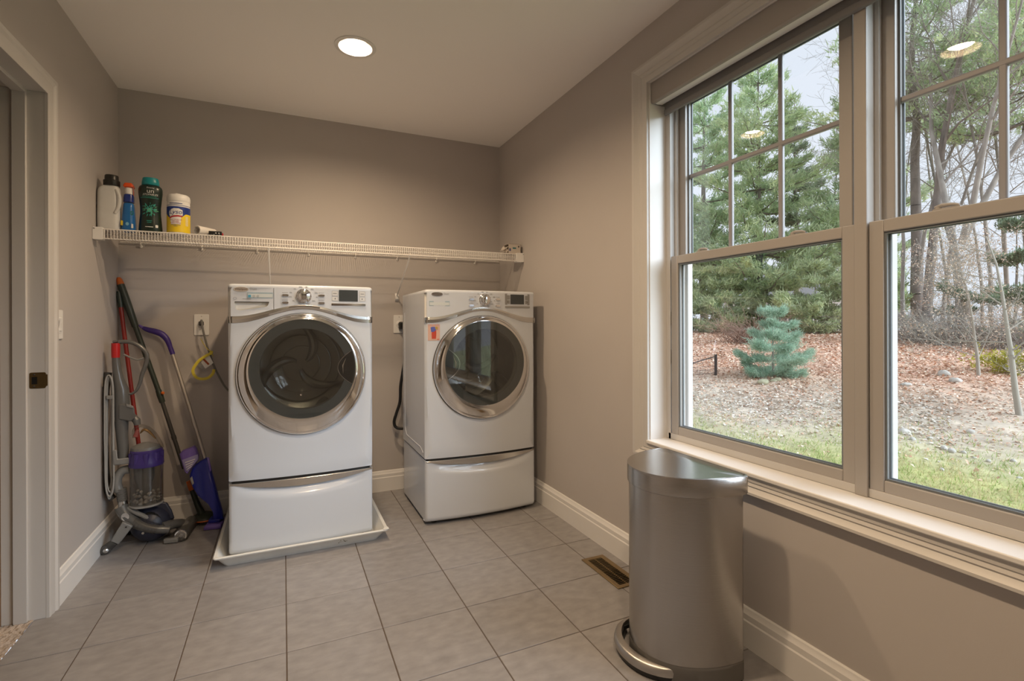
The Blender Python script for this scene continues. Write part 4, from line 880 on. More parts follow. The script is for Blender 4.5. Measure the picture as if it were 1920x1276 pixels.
tk = body([(356, 890), (360, 878), (368, 869), (385, 858), (391, 858), (395, 872), (398, 886), (404, 908), (411, 935), (417, 955), (420, 972), (404, 974), (403, 960), (393, 944), (380, 934), (370, 926), (362, 912), (358, 902)], -.018, .055, 'tank', M_SWBL, sm)
body([(388, 857), (392, 857), (397, 880), (394, 884)], -.046, .010, 'tank_clip', M_LAV, tk)
body([(356, 897), (360, 892), (364, 905), (361, 909)], -.044, .006, 'tank_window', M_LGREY, tk)
bt = body([(337, 850), (342, 844), (365, 835), (369, 840), (373, 852), (372, 862), (352, 887), (347, 883), (342, 868)], .0, .050, 'solution_bottle', M_LAV, sm)
body([(341, 862), (371, 851), (372, 861), (352, 884), (348, 882)], -.026, .004, 'bottle_label', mat('bottle_label', (.30, .27, .52), .5), bt, .1)
for k in range(4): body([(347 + k, 866 + k * 4.5), (366 - k * 2.5, 859.5 + k * 4.5), (366 - k * 2.5, 861 + k * 4.5), (347 + k, 867.5 + k * 4.5)], -.029, .0015, 'label_print', M_WHT, bt, .05)
b = MB(); hc2 = Vector((.486, -.195, 0)); dx = Vector((.042, -.006, 0)); dyv = Vector((.010, .062, 0))
b.loft([[hc2 + dx * (sx * s) + dyv * (sy * s) + Vector((0, 0, z)) for sx, sy in ((-1, -1), (1, -1), (1, 1), (-1, 1))] for s, z in ((1, .001), (1.02, .004), (1.02, .018), (.86, .026))]); b.build('mop_head', M_LAV, sm, bev=.003)
b = MB(); b.loft([[hc2 + dx * (sx * .7) + dyv * (sy * .5) + Vector((0, 0, z)) for sx, sy in ((-1, -1), (1, -1), (1, 1), (-1, 1))] for z in (.026, .045)]); b.build('head_block', M_SWBL, sm, bev=.004)
MB().tube([hc2 + Vector((0, 0, .04)), sp_(412, 972) + Vector((0, .01, .01))], [.016, .018], 10).build('head_joint', M_DARK, sm)
# ---- upright vacuum cleaner
YV = -.285
def v(px, py, dy=0.): return at(px, py, 'y', YV + dy)
vc = empty('vacuum_cleaner', (.17, YV, 0), 'grey upright ball vacuum cleaner with purple cyclone and clear bin', 'vacuum cleaner')
M_VG = mat('vacuum_grey', (.105, .104, .100), .34, coat=.2); M_VGL = mat('vacuum_light_grey', (.20, .198, .19), .36); M_VRED = mat('vacuum_red', (.45, .015, .015), .35); M_VPUR = mat('vacuum_purple', (.045, .025, .16), .3)
M_VNAVY = mat('vacuum_navy', (.022, .025, .045), .4); M_GOLD = mat('vacuum_bronze', (.26, .16, .07), .35, .6); M_HOSE = mat('vacuum_hose', (.13, .128, .122), .4)
bdy = MB(); bdy.tube([v(217, 646), v(217, 668), v(219, 690), v(222, 708), v(228, 730), v(229, 752), v(229, 790)], [.0165, .0165, .0185, .022, .030, .032, .030], 20); wnd = bdy.build('wand', M_VG, vc, smooth=60)
MB().tube([v(217, 643), v(217, 655), v(217, 670)], [.0185, .0188, .0178], 18).build('wand_release', M_VRED, wnd)
MB().tube([v(213, 641, -.0), v(222, 639)], [.017, .018], 14, flat=(.5, 1)).build('wand_cap', M_VG, wnd)
hl = bez([v(219, 642), v(232, 640), v(248, 642), v(262, 649), v(273, 659), v(276, 669), v(273, 684), v(266, 703), v(263, 716), v(256, 731), v(246, 738), v(238, 736)], 4)
MB().tube(hl, [.010 if i < 26 else max(.006, .010 - (i - 26) * .0003) for i in range(len(hl))], 12).build('handle_loop', M_VG, wnd)
MB().tube(bez([v(232, 664), v(245, 670), v(258, 674), v(270, 671)], 4), .0045, 8).build('handle_bar', M_VGL, wnd)
b = MB(); b.loft([[v(px + o, py, dy) for px, py in ((222, 757), (240, 757), (252, 764), (254, 783), (246, 790), (222, 786))] for o, dy in ((0, -.036), (0, .03))]); b.build('tool_clip', M_VG, vc, bev=.006)
b = MB(); b.loft([[v(px, py, dy) for px, py in ((236, 756), (250, 761), (251, 766), (237, 762))] for dy in (-.040, -.010)]); b.build('clip_tab', M_VGL, vc, bev=.002)
b = MB(); b.tube([v(228, 788), v(229, 815), v(231, 842), v(231, 866)], [.030, .0255, .024, .022], 16, flat=(1, 1)); spn = b.build('spine', M_VG, vc, smooth=60)
MB().tube([v(246, 778, .01), v(256, 788), v(258, 796)], [.016, .018, .014], 12).build('cyclone_inlet', M_VG, vc)
b = MB(); b.loft([[v(px, py, dy) for px, py in ((210, 844), (219, 842), (221, 860), (242, 857), (245, 869), (212, 872))] for dy in (-.035, .02)]); b.build('bin_bracket', M_VGL, vc, bev=.005)
# wrapped power cable on two hooks
cb = MB(); cw = []
for k, (xl, xr, yt, yb_) in enumerate(((196, 212, 703, 930), (199, 213, 706, 922), (201, 210, 709, 935), (198, 211, 712, 916))):
    dy = -.030 + .009 * k; P_ = []
    for i in range(40):
        a = 2 * PI * i / 40; cxx = (xl + xr) / 2 + (xr - xl) / 2 * math.cos(a); f = math.sin(a); py = (yt + yb_) / 2 - (yb_ - yt) / 2 * (abs(f) ** .25) * (1 if f > 0 else -1)
        P_.append(v(cxx + (1.5 if f < 0 else 0) * math.cos(k), py, dy))
    MB().tube(P_, .0036, 8, closed=True).build('cable_loop', M_LGREY, vc)
b = MB(); b.loft([[v(px, py, dy) for px, py in ((199, 741), (212, 741), (212, 748), (199, 748))] for dy in (-.038, .01)]); b.build('cable_hook', M_VGL, vc, bev=.002)
MB().tube(bez([v(203, 698, .03), v(197, 740, .03), v(195, 800, .03), v(197, 870, .03), v(203, 920, .03), v(212, 935, .03)], 4), .017, 12).build('hose', M_DARK, vc)
# lower hose and joints
hz = bez([v(243, 879), v(230, 882), v(221, 893), v(219, 908), v(224, 920)], 5)
MB().tube(hz, .0215, 16).build('changeover_duct', M_VGL, vc)
b = MB(); n = 9
b.tube([lerp(v(227, 915), v(230, 938), i / (2 * n)) for i in range(2 * n + 1)], [.024 if i % 2 else .0215 for i in range(2 * n + 1)], 16); b.build('ribbed_hose', M_HOSE, vc, smooth=20)
MB().tube([v(230, 936), v(232, 950)], [.019, .022], 14).build('swivel_joint', M_SILVER, vc)
# bin and cyclone
bc_ = v(275, 905, -.005); bx, by = bc_.x, bc_.y; zb0, zb1 = .205, .405; RB = .0720
b = MB(); b.ring([(RB, zb0), (RB, zb1), (RB - .002, zb1), (RB - .002, zb0)], (bx, by, 0), 'z', 48); bn = b.build('dust_bin', M_CLEAR, vc, smooth=40)
MB().lathe([(RB - .006, zb0 - .010), (RB + .002, zb0 - .006), (RB + .003, zb0 + .002), (RB - .003, zb0 + .004), (0, zb0 + .006)], (bx, by, 0), 'z', 40).build('bin_base', M_LGREY, bn)
MB().lathe([(.018, zb0 + .006), (.030, zb0 + .03), (.034, zb0 + .10), (.044, zb0 + .14), (.045, zb1), (0, zb1)], (bx - .01, by, 0), 'z', 32).build('shroud', M_GREY, bn)
rr = random.Random(11); b = MB()
for i in range(60):
    a = rr.uniform(-1.2, 1.2) - .6; r_ = rr.uniform(.050, .064); x, y, z = bx + r_ * math.cos(a - .6), by + r_ * math.sin(a - .6), zb0 + .006 + rr.uniform(0, .075) * rr.random(); s = rr.uniform(.004, .010)
    b.lathe([(.0003, -s), (s * .8, -s * .5), (s, 0), (s * .7, s * .6), (.0003, s)], (x, y, z + s), 'z', 6)
d_ = b.build('dust', mat('dust_fluff', (.36, .33, .29), .95, bump=.6, bscale=300), bn); d_['kind'] = 'stuff'
MB().lathe([(RB + .001, zb1 - .004), (RB + .004, zb1 + .002), (RB + .002, zb1 + .02), (RB - .004, zb1 + .055), (RB - .001, zb1 + .075), (RB - .006, zb1 + .080), (0, zb1 + .082)], (bx, by, 0), 'z', 40).build('cyclone_ring', M_VPUR, vc, smooth=40)
for i in range(9):
    a = 2 * PI * i / 9; MB().tube([(bx + (RB - .008) * math.cos(a), by + (RB - .008) * math.sin(a), zb1 + .008), (bx + (RB - .012) * math.cos(a), by + (RB - .012) * math.sin(a), zb1 + .066)], [.011, .016], 10).build('cyclone_cone', M_VPUR, vc)
MB().lathe([(RB - .008, zb1 + .080), (RB - .010, zb1 + .094), (RB - .03, zb1 + .104), (.02, zb1 + .112), (0, zb1 + .112)], (bx - .004, by, 0), 'z', 32).build('cyclone_top', M_GREY, vc)
MB().tube(bez([v(252, 820), v(252, 806), v(262, 798), v(276, 801), v(290, 812), v(300, 828), v(304, 838)], 4), .009, 10).build('bin_handle', M_CLEAR, vc)
MB().tube(bez([v(263, 812), v(270, 805), v(280, 809), v(292, 822)], 4), [.004 + .008 * math.sin(PI * i / 12) for i in range(13)], 10, flat=(.6, 1)).build('bin_button', M_GOLD, vc)
MB().tube([v(254, 818, -.02), v(258, 806, -.02)], [.012, .008], 10).build('release_catch', mat('catch_red', (.22, .06, .05), .3), vc)
# ball, yoke, head, stand
bl = v(285, 978, .01); RBALL = min(.098, bl.z - .002)
bl.z = RBALL + .002
b = MB(); b.lathe([(RBALL * math.sin(PI * i / 16), -RBALL * math.cos(PI * i / 16)) for i in range(17)], bl, 'x', 40); ba = b.build('ball', M_VNAVY, vc, smooth=60)
for i in range(7):
    a = .5 + i * .27; MB().obox((bl.x + RBALL * .90 * math.cos(a) * .7, bl.y - RBALL * .62, bl.z + RBALL * .74 * math.sin(a)), (.003 * math.cos(a), 0, .003 * math.sin(a)), (0, .012, .004), (-.009 * math.sin(a), 0, .009 * math.cos(a))).build('ball_vent', M_BLACK, ba, smooth=0)
b = MB(); b.loft([[v(px, py, dy) for px, py in ((258, 952), (288, 941), (313, 940), (322, 955), (328, 972), (300, 978), (262, 968))] for dy in (-.02, .07)]); b.build('motor_cover', M_VNAVY, vc, bev=.010, seg=3)
b = MB(); b.tube(bez([v(228, 950, -.02), v(236, 965, -.035), v(250, 977, -.055), (v(268, 986, -.07)), v(290, 991, -.075), v(318, 992, -.07)], 5), [.030 - .011 * i / 25 for i in range(26)], 18); yk = b.build('yoke', M_VG, vc, smooth=60)
MB().tube(bez([v(240, 952, -.03), v(254, 960, -.05), v(272, 968, -.06), v(288, 978, -.06)], 4), .011, 10).build('yoke_rail', M_VGL, yk)
b = MB(); b.tube([lerp(v(252, 978, -.066), v(296, 992, -.082), i / 14) for i in range(15)], [.0275 if i % 2 else .0260 for i in range(15)], 18); b.build('yoke_ribs', M_CLEAR, yk, smooth=20)
b = MB(); b.lathe([(.012 + .008 * math.sin(i), .003 * i) for i in range(3)], v(236, 968, -.06), (-.3, -.9, .1), 14); b.build('yoke_cap', M_SILVER, yk)
b = MB(); b.lathe([(.006, -.002), (.006, .003), (.003, .004)], v(268, 999, -.094), 'y', 10); b.build('yoke_screw', M_SILVER, yk)
f0, f1 = Vector((.345, -.345, .030)), Vector((.362, -.150, .030))
b = MB(); b.tube([f0, lerp(f0, f1, .3), lerp(f0, f1, .7), f1], [.029, .029, .029, .029], 20); hd = b.build('cleaner_head', M_VG, vc, smooth=60)
b = MB(); b.loft([[(x, y, z) for x, y in ((.276, -.352), (.352, -.368), (.372, -.350), (.392, -.140), (.310, -.135))] for z in (.003, .016)]); b.build('sole_plate', M_DARK, hd, bev=.003)
b = MB(); b.lathe([(.028, .0), (.030, -.004), (.028, -.010), (.022, -.012), (.020, -.009), (.012, -.009), (.009, -.013), (0, -.0135)], f0, (f1 - f0).normalized(), 28); b.build('brush_cap', M_SILVER, hd, smooth=30)
b = MB(); b.loft([[(x, y, z) for x, y in ((.270, -.366), (.335, -.378), (.338, -.352), (.272, -.344))] for z in (.003, .028)]); b.build('head_nose', M_VGL, hd, bev=.006)
MB().tube(bez([(.262, -.35, .085), (.30, -.31, .080), (.335, -.26, .062)], 5), [.026, .026, .025, .025, .025, .024, .024, .024, .023, .023, .022], 16).build('head_neck', M_VG, hd)
MB().lathe([(.001, .052), (.020, .050), (.034, .036), (.036, .02)], (.335, -.255, .025), 'z', 24).build('neck_dome', M_GREY, hd)
lg0, lg1 = v(238, 984, -.085), v(216, 1016, -.085)
dl = (lg1 - lg0); b = MB(); sd_ = Vector((.019, 0, -.013)); b.loft([[lg0 + dl * f + sd_ * s * w_ + Vector((0, dy, 0)) for s, dy in ((-1, -.014), (1, -.014), (1, .014), (-1, .014))] for f, w_ in ((-.12, 1.1), (.45, 1.0), (1.0, .85))]); stl = b.build('stand_leg', M_VGL, vc, bev=.005)
MB().lathe([(.004, -.0005), (.004, -.003)], lg0 + Vector((0, -.0145, -.004)), 'y', 10).build('leg_pivot', M_BLACK, stl)
wc_ = Vector((.034, -.365, .021)); MB().tube([lg1 + Vector((.0, 0, .004)), wc_ + Vector((.004, .008, .004))], [.018, .021], 14).build('foot_arm', M_DARK, stl)
MB().lathe([(.012, -.018), (.020, -.014), (.020, .014), (.012, .018)], wc_, (.25, -1, 0), 24).build('foot_wheel', M_DARK, stl)
MB().lathe([(.010, .018), (.011, .020), (.007, .021), (.004, .023), (0, .0235)], wc_, (.25, -1, 0), 18).build('wheel_cap', M_SILVER, stl)
# ================================================================ STEEL STEP CAN
tc = empty('trash_can', (2.06, -2.123, 0), 'brushed stainless steel half round step trash can below the window', 'trash can')
XB, YC = 2.172, -2.123
def dshape(hw, dp, xb, z, n=44, pw=2.08, rc=.02):
    """half-oval outline: flat back on x = xb, bulging towards -x"""
    out = []
    for i in range(n + 1):
        a = -PI / 2 + PI * i / n; c, s = math.cos(a), math.sin(a)
        out.append((xb - rc - (dp - rc) * abs(c) ** (2 / pw), YC + hw * (abs(s) ** (2 / pw)) * (1 if s > 0 else -1), z))
    for i in range(1, 5): a = PI / 2 * i / 5; out.append((xb - rc + rc * math.sin(a), YC + hw - rc + rc * math.cos(a), z))
    out.append((xb, YC + hw - rc, z)); out.append((xb, YC - hw + rc, z))
    for i in range(1, 5): a = PI / 2 * (1 - i / 5); out.append((xb - rc + rc * math.sin(a), YC - hw + rc - rc * math.cos(a), z))
    return out
HW, DP = .186, .272
b = MB(); b.loft([dshape(HW, DP, XB - .006, .062), dshape(HW, DP, XB - .006, .590)]); b.build('body', M_STEEL, tc, smooth=30)
M_BASE = mat('can_base_grey', (.13, .122, .112), .45)
b = MB(); b.loft([dshape(HW + .001, DP + .001, XB - .005, z) if k else dshape(HW - .003, DP - .003, XB - .008, z) for k, z in enumerate((.0, .003, .050, .058))] + [dshape(HW - .004, DP - .004, XB - .010, .063)]); b.build('base', M_BASE, tc, smooth=40)
b = MB(); b.loft([dshape(HW + .002, DP + .002, XB - .004, .586), dshape(HW + .010, DP + .010, XB, .589), dshape(HW + .012, DP + .012, XB + .002, .594), dshape(HW + .012, DP + .012, XB + .002, .644), dshape(HW + .010, DP + .010, XB, .647), dshape(HW + .006, DP + .006, XB - .004, .6475), dshape(HW + .005, DP + .005, XB - .006, .643)])
b.build('collar', M_STEEL, tc, smooth=35)
b = MB(); b.loft([dshape(HW + .0035, DP + .0035, XB - .008, .640), dshape(HW + .0035, DP + .0035, XB - .008, .6462), dshape(HW + .001, DP + .001, XB - .011, .6482), dshape(HW * .6, DP * .6, XB - .06, .6500)]); b.build('lid', M_STEEL, tc, smooth=35)
for s in (-1, 1):
    y = YC + s * (HW - .028); MB().box(XB - .012, XB + .008, y - .026, y + .026, .592, .642).build('hinge_block', M_BASE, tc, bev=.004)
MB().box(1.9585 - .03, 1.97, -2.01, -1.985, .584, .590).build('finger_notch', M_BASE, tc, bev=.001) if False else None
# wide steel pedal bar wrapping the front of the base
def arcp(i, n, off, z): 
    a = -PI / 2 + PI * (.18 + .64 * i / n); c, s = math.cos(a), math.sin(a)
    return Vector((XB - .026 - (DP - .02 + off) * abs(c) ** .89, YC + .03 + (HW + off * .5) * (abs(s) ** .89) * (1 if s > 0 else -1) * .92, z))
n = 24; pts = [arcp(i, n, .042, .040) for i in range(n + 1)]
pd_ = MB(); rings = []
for i in range(n + 1):
    e = min(1., min(i, n - i) / 3.5); o = -.040 * (1 - e) ** 2
    p0_, p1_ = arcp(i, n, .038 + o, 0), arcp(i, n, .010 + o * .6, 0)
    zt_ = .048
    rings.append([(p0_.x, p0_.y, .020), (p0_.x - .003, p0_.y, .034), (p0_.x + .002, p0_.y, zt_ - .004), (lerp(p0_, p1_, .3).x, lerp(p0_, p1_, .3).y, zt_), (p1_.x, p1_.y, zt_), (p1_.x, p1_.y, .022)])
pd_.loft(rings); pdl = pd_.build('pedal', mat('pedal_steel', (.50, .48, .46), .36, 1.), tc, smooth=50)
b = MB(); b.loft([[(*arcp(i, n, .032, 0).xy, .004), (*arcp(i, n, .034, 0).xy, .020), (*arcp(i, n, .004, 0).xy, .020), (*arcp(i, n, .0, 0).xy, .004)] for i in range(2, n - 1)]); b.build('pedal_skirt', M_BLACK, tc, smooth=40)
for i in (2, n - 2): MB().obox(lerp(arcp(i, n, .03, .03), arcp(i, n, -.02, .03), .5), (.018, 0, 0), (0, .010, 0), (0, 0, .007)).build('pedal_arm', M_BLACK, tc, bev=.002)
# ================================================================ THE YARD OUTSIDE
G_DIR = (math.sin(math.radians(55)), math.cos(math.radians(55)))
G_S = [-60, 6.0, 8.0, 10.0, 12.4, 15, 18, 21, 24, 28, 34, 50, 80, 140]
G_Z = [-.62, -.60, -.50, -.28, -.02, .20, .41, .56, .66, .70, .60, .30, -.2, -1.]
def gnd(x, y):
    s = (np.asarray(x) - CAM.x) * G_DIR[0] + (np.asarray(y) - CAM.y) * G_DIR[1]
    z = np.interp(s, G_S, G_Z)
    return z + .035 * np.sin(x * 1.1 + .6 * y) * np.clip((s - 7) / 6, 0, 1) + .02 * np.sin(2.7 * x - 1.9 * y) * np.clip((s - 7) / 6, 0, 1)
def yd(px, s):
    d = ray(px, 606.5); h = Vector((d.x, d.y)).normalized(); x, y = CAM.x + h.x * s, CAM.y + h.y * s
    return Vector((x, y, float(gnd(x, y))))
def ztop(px, s, py):
    a = math.atan((px - 960) / FPX); return CAM.z + s * math.cos(a) * (606.5 - py) / FPX
RNG = np.random.default_rng(17)
def npmesh(name, V, F, C, m, parent=None, origin=(0, 0, 0), smooth=False):
    """big mesh from arrays; F (k, 3 or 4); C per-vertex colour or None"""
    org = WO[parent.name] if parent else Vector(origin)
    me = bpy.data.meshes.new(name); V = np.asarray(V, np.float32) - np.array(org, np.float32); F = np.asarray(F, np.int32); k = F.shape[1]
    me.vertices.add(len(V)); me.vertices.foreach_set('co', V.ravel()); me.loops.add(F.size); me.loops.foreach_set('vertex_index', F.ravel())
    me.polygons.add(len(F)); me.polygons.foreach_set('loop_start', np.arange(0, F.size, k, dtype=np.int32)); me.polygons.foreach_set('loop_total', np.full(len(F), k, np.int32))
    if smooth: me.polygons.foreach_set('use_smooth', np.ones(len(F), bool))
    me.materials.append(m); me.update(calc_edges=True)
    if C is not None:
        at_ = me.color_attributes.new('Col', 'FLOAT_COLOR', 'POINT'); at_.data.foreach_set('color', np.concatenate([np.asarray(C, np.float32), np.ones((len(V), 1), np.float32)], 1).ravel())
    o = bpy.data.objects.new(name, me); COL.objects.link(o)
    if parent: o.parent = parent
    else: o.location = org
    WO[o.name] = Vector(org); return o
M_VC = mat('ground_cover', (.5, .5, .5), .9, vcol='Col', var=.22, vscale=9, bump=.5, bscale=30)
M_VF = mat('foliage', (.3, .4, .2), .7, vcol='Col', spec=.25)
translucent(M_VF, .45)
M_LEAF = mat('dead_leaves', (.5, .3, .2), .75, vcol='Col', spec=.3)
M_BARK = mat('pine_bark', (.23, .195, .17), .9, var=.3, vscale=7, stretch=(1, 1, .3)); M_BARKG = mat('grey_bark', (.33, .295, .26), .9, var=.25, vscale=6, stretch=(1, 1, .3)); M_TWIG = mat('brown_twig', (.30, .19, .14), .85); M_TWIGP = mat('pale_twig', (.36, .33, .28), .85)
# ---- ground
ss = np.concatenate([np.linspace(-6, 6, 14), np.linspace(6.3, 30, 110), np.linspace(31, 120, 30)]); tt = np.concatenate([np.linspace(-90, -13, 22), np.linspace(-12.7, 12.7, 128), np.linspace(13, 90, 22)])
S_, T_ = np.meshgrid(ss, tt, indexing='ij')
X_ = CAM.x + S_ * G_DIR[0] + T_ * G_DIR[1]; Y_ = CAM.y + S_ * G_DIR[1] - T_ * G_DIR[0]
Z_ = gnd(X_, Y_) + RNG.normal(0, .012, X_.shape) * (S_ > 7)
def zone(s, x, y):
    w = .45 * np.sin(x * .9 + y * .5) + .3 * np.sin(2.1 * y - 1.3 * x + 1)
    return s + w
zn = zone(S_, X_, Y_)[..., None]
cg, cdirt, clf = np.array([.42, .42, .17]), np.array([.50, .42, .33]), np.array([.60, .38, .27])
k1 = np.clip((zn - 7.2) / 2.2, 0, 1); k2 = np.clip((zn - 10.0) / 2.6, 0, 1)
Cc = (cg * (1 - k1) + cdirt * k1) * (1 - k2) + clf * k2
Cc = Cc * (1 + RNG.normal(0, .10, X_.shape)[..., None])
n0, n1 = X_.shape; idx = np.arange(n0 * n1).reshape(n0, n1)
Fq = np.stack([idx[:-1, :-1], idx[1:, :-1], idx[1:, 1:], idx[:-1, 1:]], -1).reshape(-1, 4)
Pm = np.stack([X_, Y_, Z_], -1)
# leave out the strip under the house
keep = ((Pm[..., 0] > W + .1).ravel())[Fq].all(1)
gr_ = npmesh('ground', Pm.reshape(-1, 3), Fq[keep][:, ::-1], np.clip(Cc.reshape(-1, 3), .02, .9), M_VC, smooth=True); gr_['kind'] = 'structure'
nz = gr_.data.polygons[0].normal.z
if nz < 0: gr_.data.flip_normals()
# ---- dead leaves, grass blades: uncountable
def polar(n, s0, s1, a0=34, a1=84, pw=1.):
    a = np.radians(RNG.uniform(a0, a1, n)); s = s0 * (s1 / s0) ** (RNG.random(n) ** pw); x, y = CAM.x + s * np.sin(a), CAM.y + s * np.cos(a); return x, y, s
def scatter_quads(name, x, y, z, size, cols, tilt, label, cat, m):
    n = len(x); a = RNG.uniform(0, 2 * PI, n); tx, ty = RNG.normal(0, tilt, n), RNG.normal(0, tilt, n)
    u = np.stack([np.cos(a), np.sin(a), tx], -1) * size[:, None]; v_ = np.stack([-np.sin(a), np.cos(a), ty], -1) * (size * RNG.uniform(.4, .75, n))[:, None]
    c = np.stack([x, y, z + size * (.15 + .5 * np.maximum(abs(tx), abs(ty)))], -1)
    up = np.zeros_like(c); up[:, 2] = size * RNG.uniform(.05, .35, n)
    V = np.stack([c - u, c - v_ * .9 + up, c + u, c + v_ + up], 1).reshape(-1, 3); F = np.arange(4 * n).reshape(n, 4)
    o = npmesh(name, V, F, np.repeat(cols, 4, 0), m); return tag(o, label, cat, kind='stuff')
n = 95000; x, y, s = polar(n, 7.2, 30); zz_ = zone((x - CAM.x) * G_DIR[0] + (y - CAM.y) * G_DIR[1], x, y)
kp = (RNG.random(n) < np.clip((zz_ - 8.2) / 4.5, .05, 1)) & (x > W + .6); x, y, s = x[kp], y[kp], s[kp]; n = len(x)
pal = np.array([[.64, .40, .28], [.70, .50, .38], [.54, .32, .21], [.78, .62, .50], [.46, .28, .19], [.68, .44, .34], [.74, .58, .44]])
cols = np.minimum(.85, pal[RNG.integers(0, len(pal), n)] * RNG.uniform(.85, 1.25, (n, 1)))
scatter_quads('leaf_litter', x, y, gnd(x, y), RNG.uniform(.016, .036, n) * np.clip(s / 12, .8, 1.6), cols, .35, 'reddish brown fallen leaves covering the slope outside', 'leaves', M_LEAF)
n = 12000; x, y, s = polar(n, 7.6, 13.5, 34, 66); cols = np.array([.66, .60, .52]) * RNG.uniform(.7, 1.15, (n, 1)); kp = RNG.random(n) < np.exp(-((s - 10.2) / 1.4) ** 2)
x, y, cols = x[kp], y[kp], cols[kp]; scatter_quads('wood_chips', x, y, gnd(x, y) + .01, RNG.uniform(.012, .035, len(x)), cols, .3, 'pale wood chips and dry straw scattered between lawn and leaves', 'wood chips', M_LEAF)
n = 60000; x, y, s = polar(n, 4.2, 11.5); zz_ = zone((x - CAM.x) * G_DIR[0] + (y - CAM.y) * G_DIR[1], x, y)
kp = (RNG.random(n) < np.clip((10.2 - zz_) / 3.4, .0, 1)) & (x > W + .5); x, y = x[kp], y[kp]; n = len(x)
a = RNG.uniform(0, 2 * PI, n); h = RNG.uniform(.025, .075, n); w_ = RNG.uniform(.003, .007, n); ln = RNG.normal(0, .03, (n, 2)); z = gnd(x, y)
patch = np.sin(x * 1.7 + 1.3 * y) + np.sin(2.9 * x - 2.2 * y + 1)
cols = np.where((RNG.random(n) < .50 - .14 * patch)[:, None], np.array([.66, .58, .34]), np.array([.36, .46, .16])) * RNG.uniform(.75, 1.2, (n, 1))
V = np.stack([np.stack([x - w_ * np.cos(a), y - w_ * np.sin(a), z - .005], -1), np.stack([x + w_ * np.cos(a), y + w_ * np.sin(a), z - .005], -1), np.stack([x + ln[:, 0], y + ln[:, 1], z + h], -1)], 1).reshape(-1, 3)
go = npmesh('lawn_grass', V, np.arange(3 * n).reshape(n, 3), np.repeat(cols, 3, 0), M_VF); tag(go, 'thin yellow green lawn grass below the window', 'grass', kind='stuff')
# ---- tree builders
def prisms(P0, P1, R0, R1, n=5):
    P0, P1, R0, R1 = [np.asarray(q, float) for q in (P0, P1, R0, R1)]; k = len(P0)
    d = P1 - P0; d /= np.maximum(np.linalg.norm(d, axis=1, keepdims=True), 1e-9)
    rf = np.where(abs(d[:, 2:3]) < .9, np.array([[0, 0, 1.]]), np.array([[1., 0, 0]])); u = np.cross(d, rf); u /= np.linalg.norm(u, axis=1, keepdims=True); w = np.cross(d, u)
    a = np.arange(n) * 2 * PI / n; off = u[:, None] * np.cos(a)[None, :, None] + w[:, None] * np.sin(a)[None, :, None]
    V = np.concatenate([P0[:, None] + off * R0[:, None, None], P1[:, None] + off * R1[:, None, None]], 1).reshape(-1, 3)
    i = np.arange(n); j = (i + 1) % n; q = np.stack([i, j, n + j, n + i], -1); F = (q[None] + (np.arange(k) * 2 * n)[:, None, None]).reshape(-1, 4)
    return V, F
def needles(C, D, count, ln, wd, spread, base, rng, jit=.25):
    """fans of thin needles at points C pointing along D"""
    k = len(C); c = np.repeat(C, count, 0); d = np.repeat(D, count, 0) + rng.normal(0, spread, (k * count, 3)); d /= np.linalg.norm(d, axis=1, keepdims=True)
    c = c + rng.normal(0, ln * .35, c.shape); L = ln * rng.uniform(.6, 1.2, (k * count, 1)); s = np.cross(d, rng.normal(0, 1, d.shape)); s /= np.linalg.norm(s, axis=1, keepdims=True); s *= wd
    V = np.stack([c - s, c + s, c + d * L], 1).reshape(-1, 3)
    col = np.repeat(base, count, 0) * rng.uniform(1 - jit, 1 + jit, (k * count, 1)); return V, np.arange(len(V)).reshape(-1, 3), np.repeat(col, 3, 0)
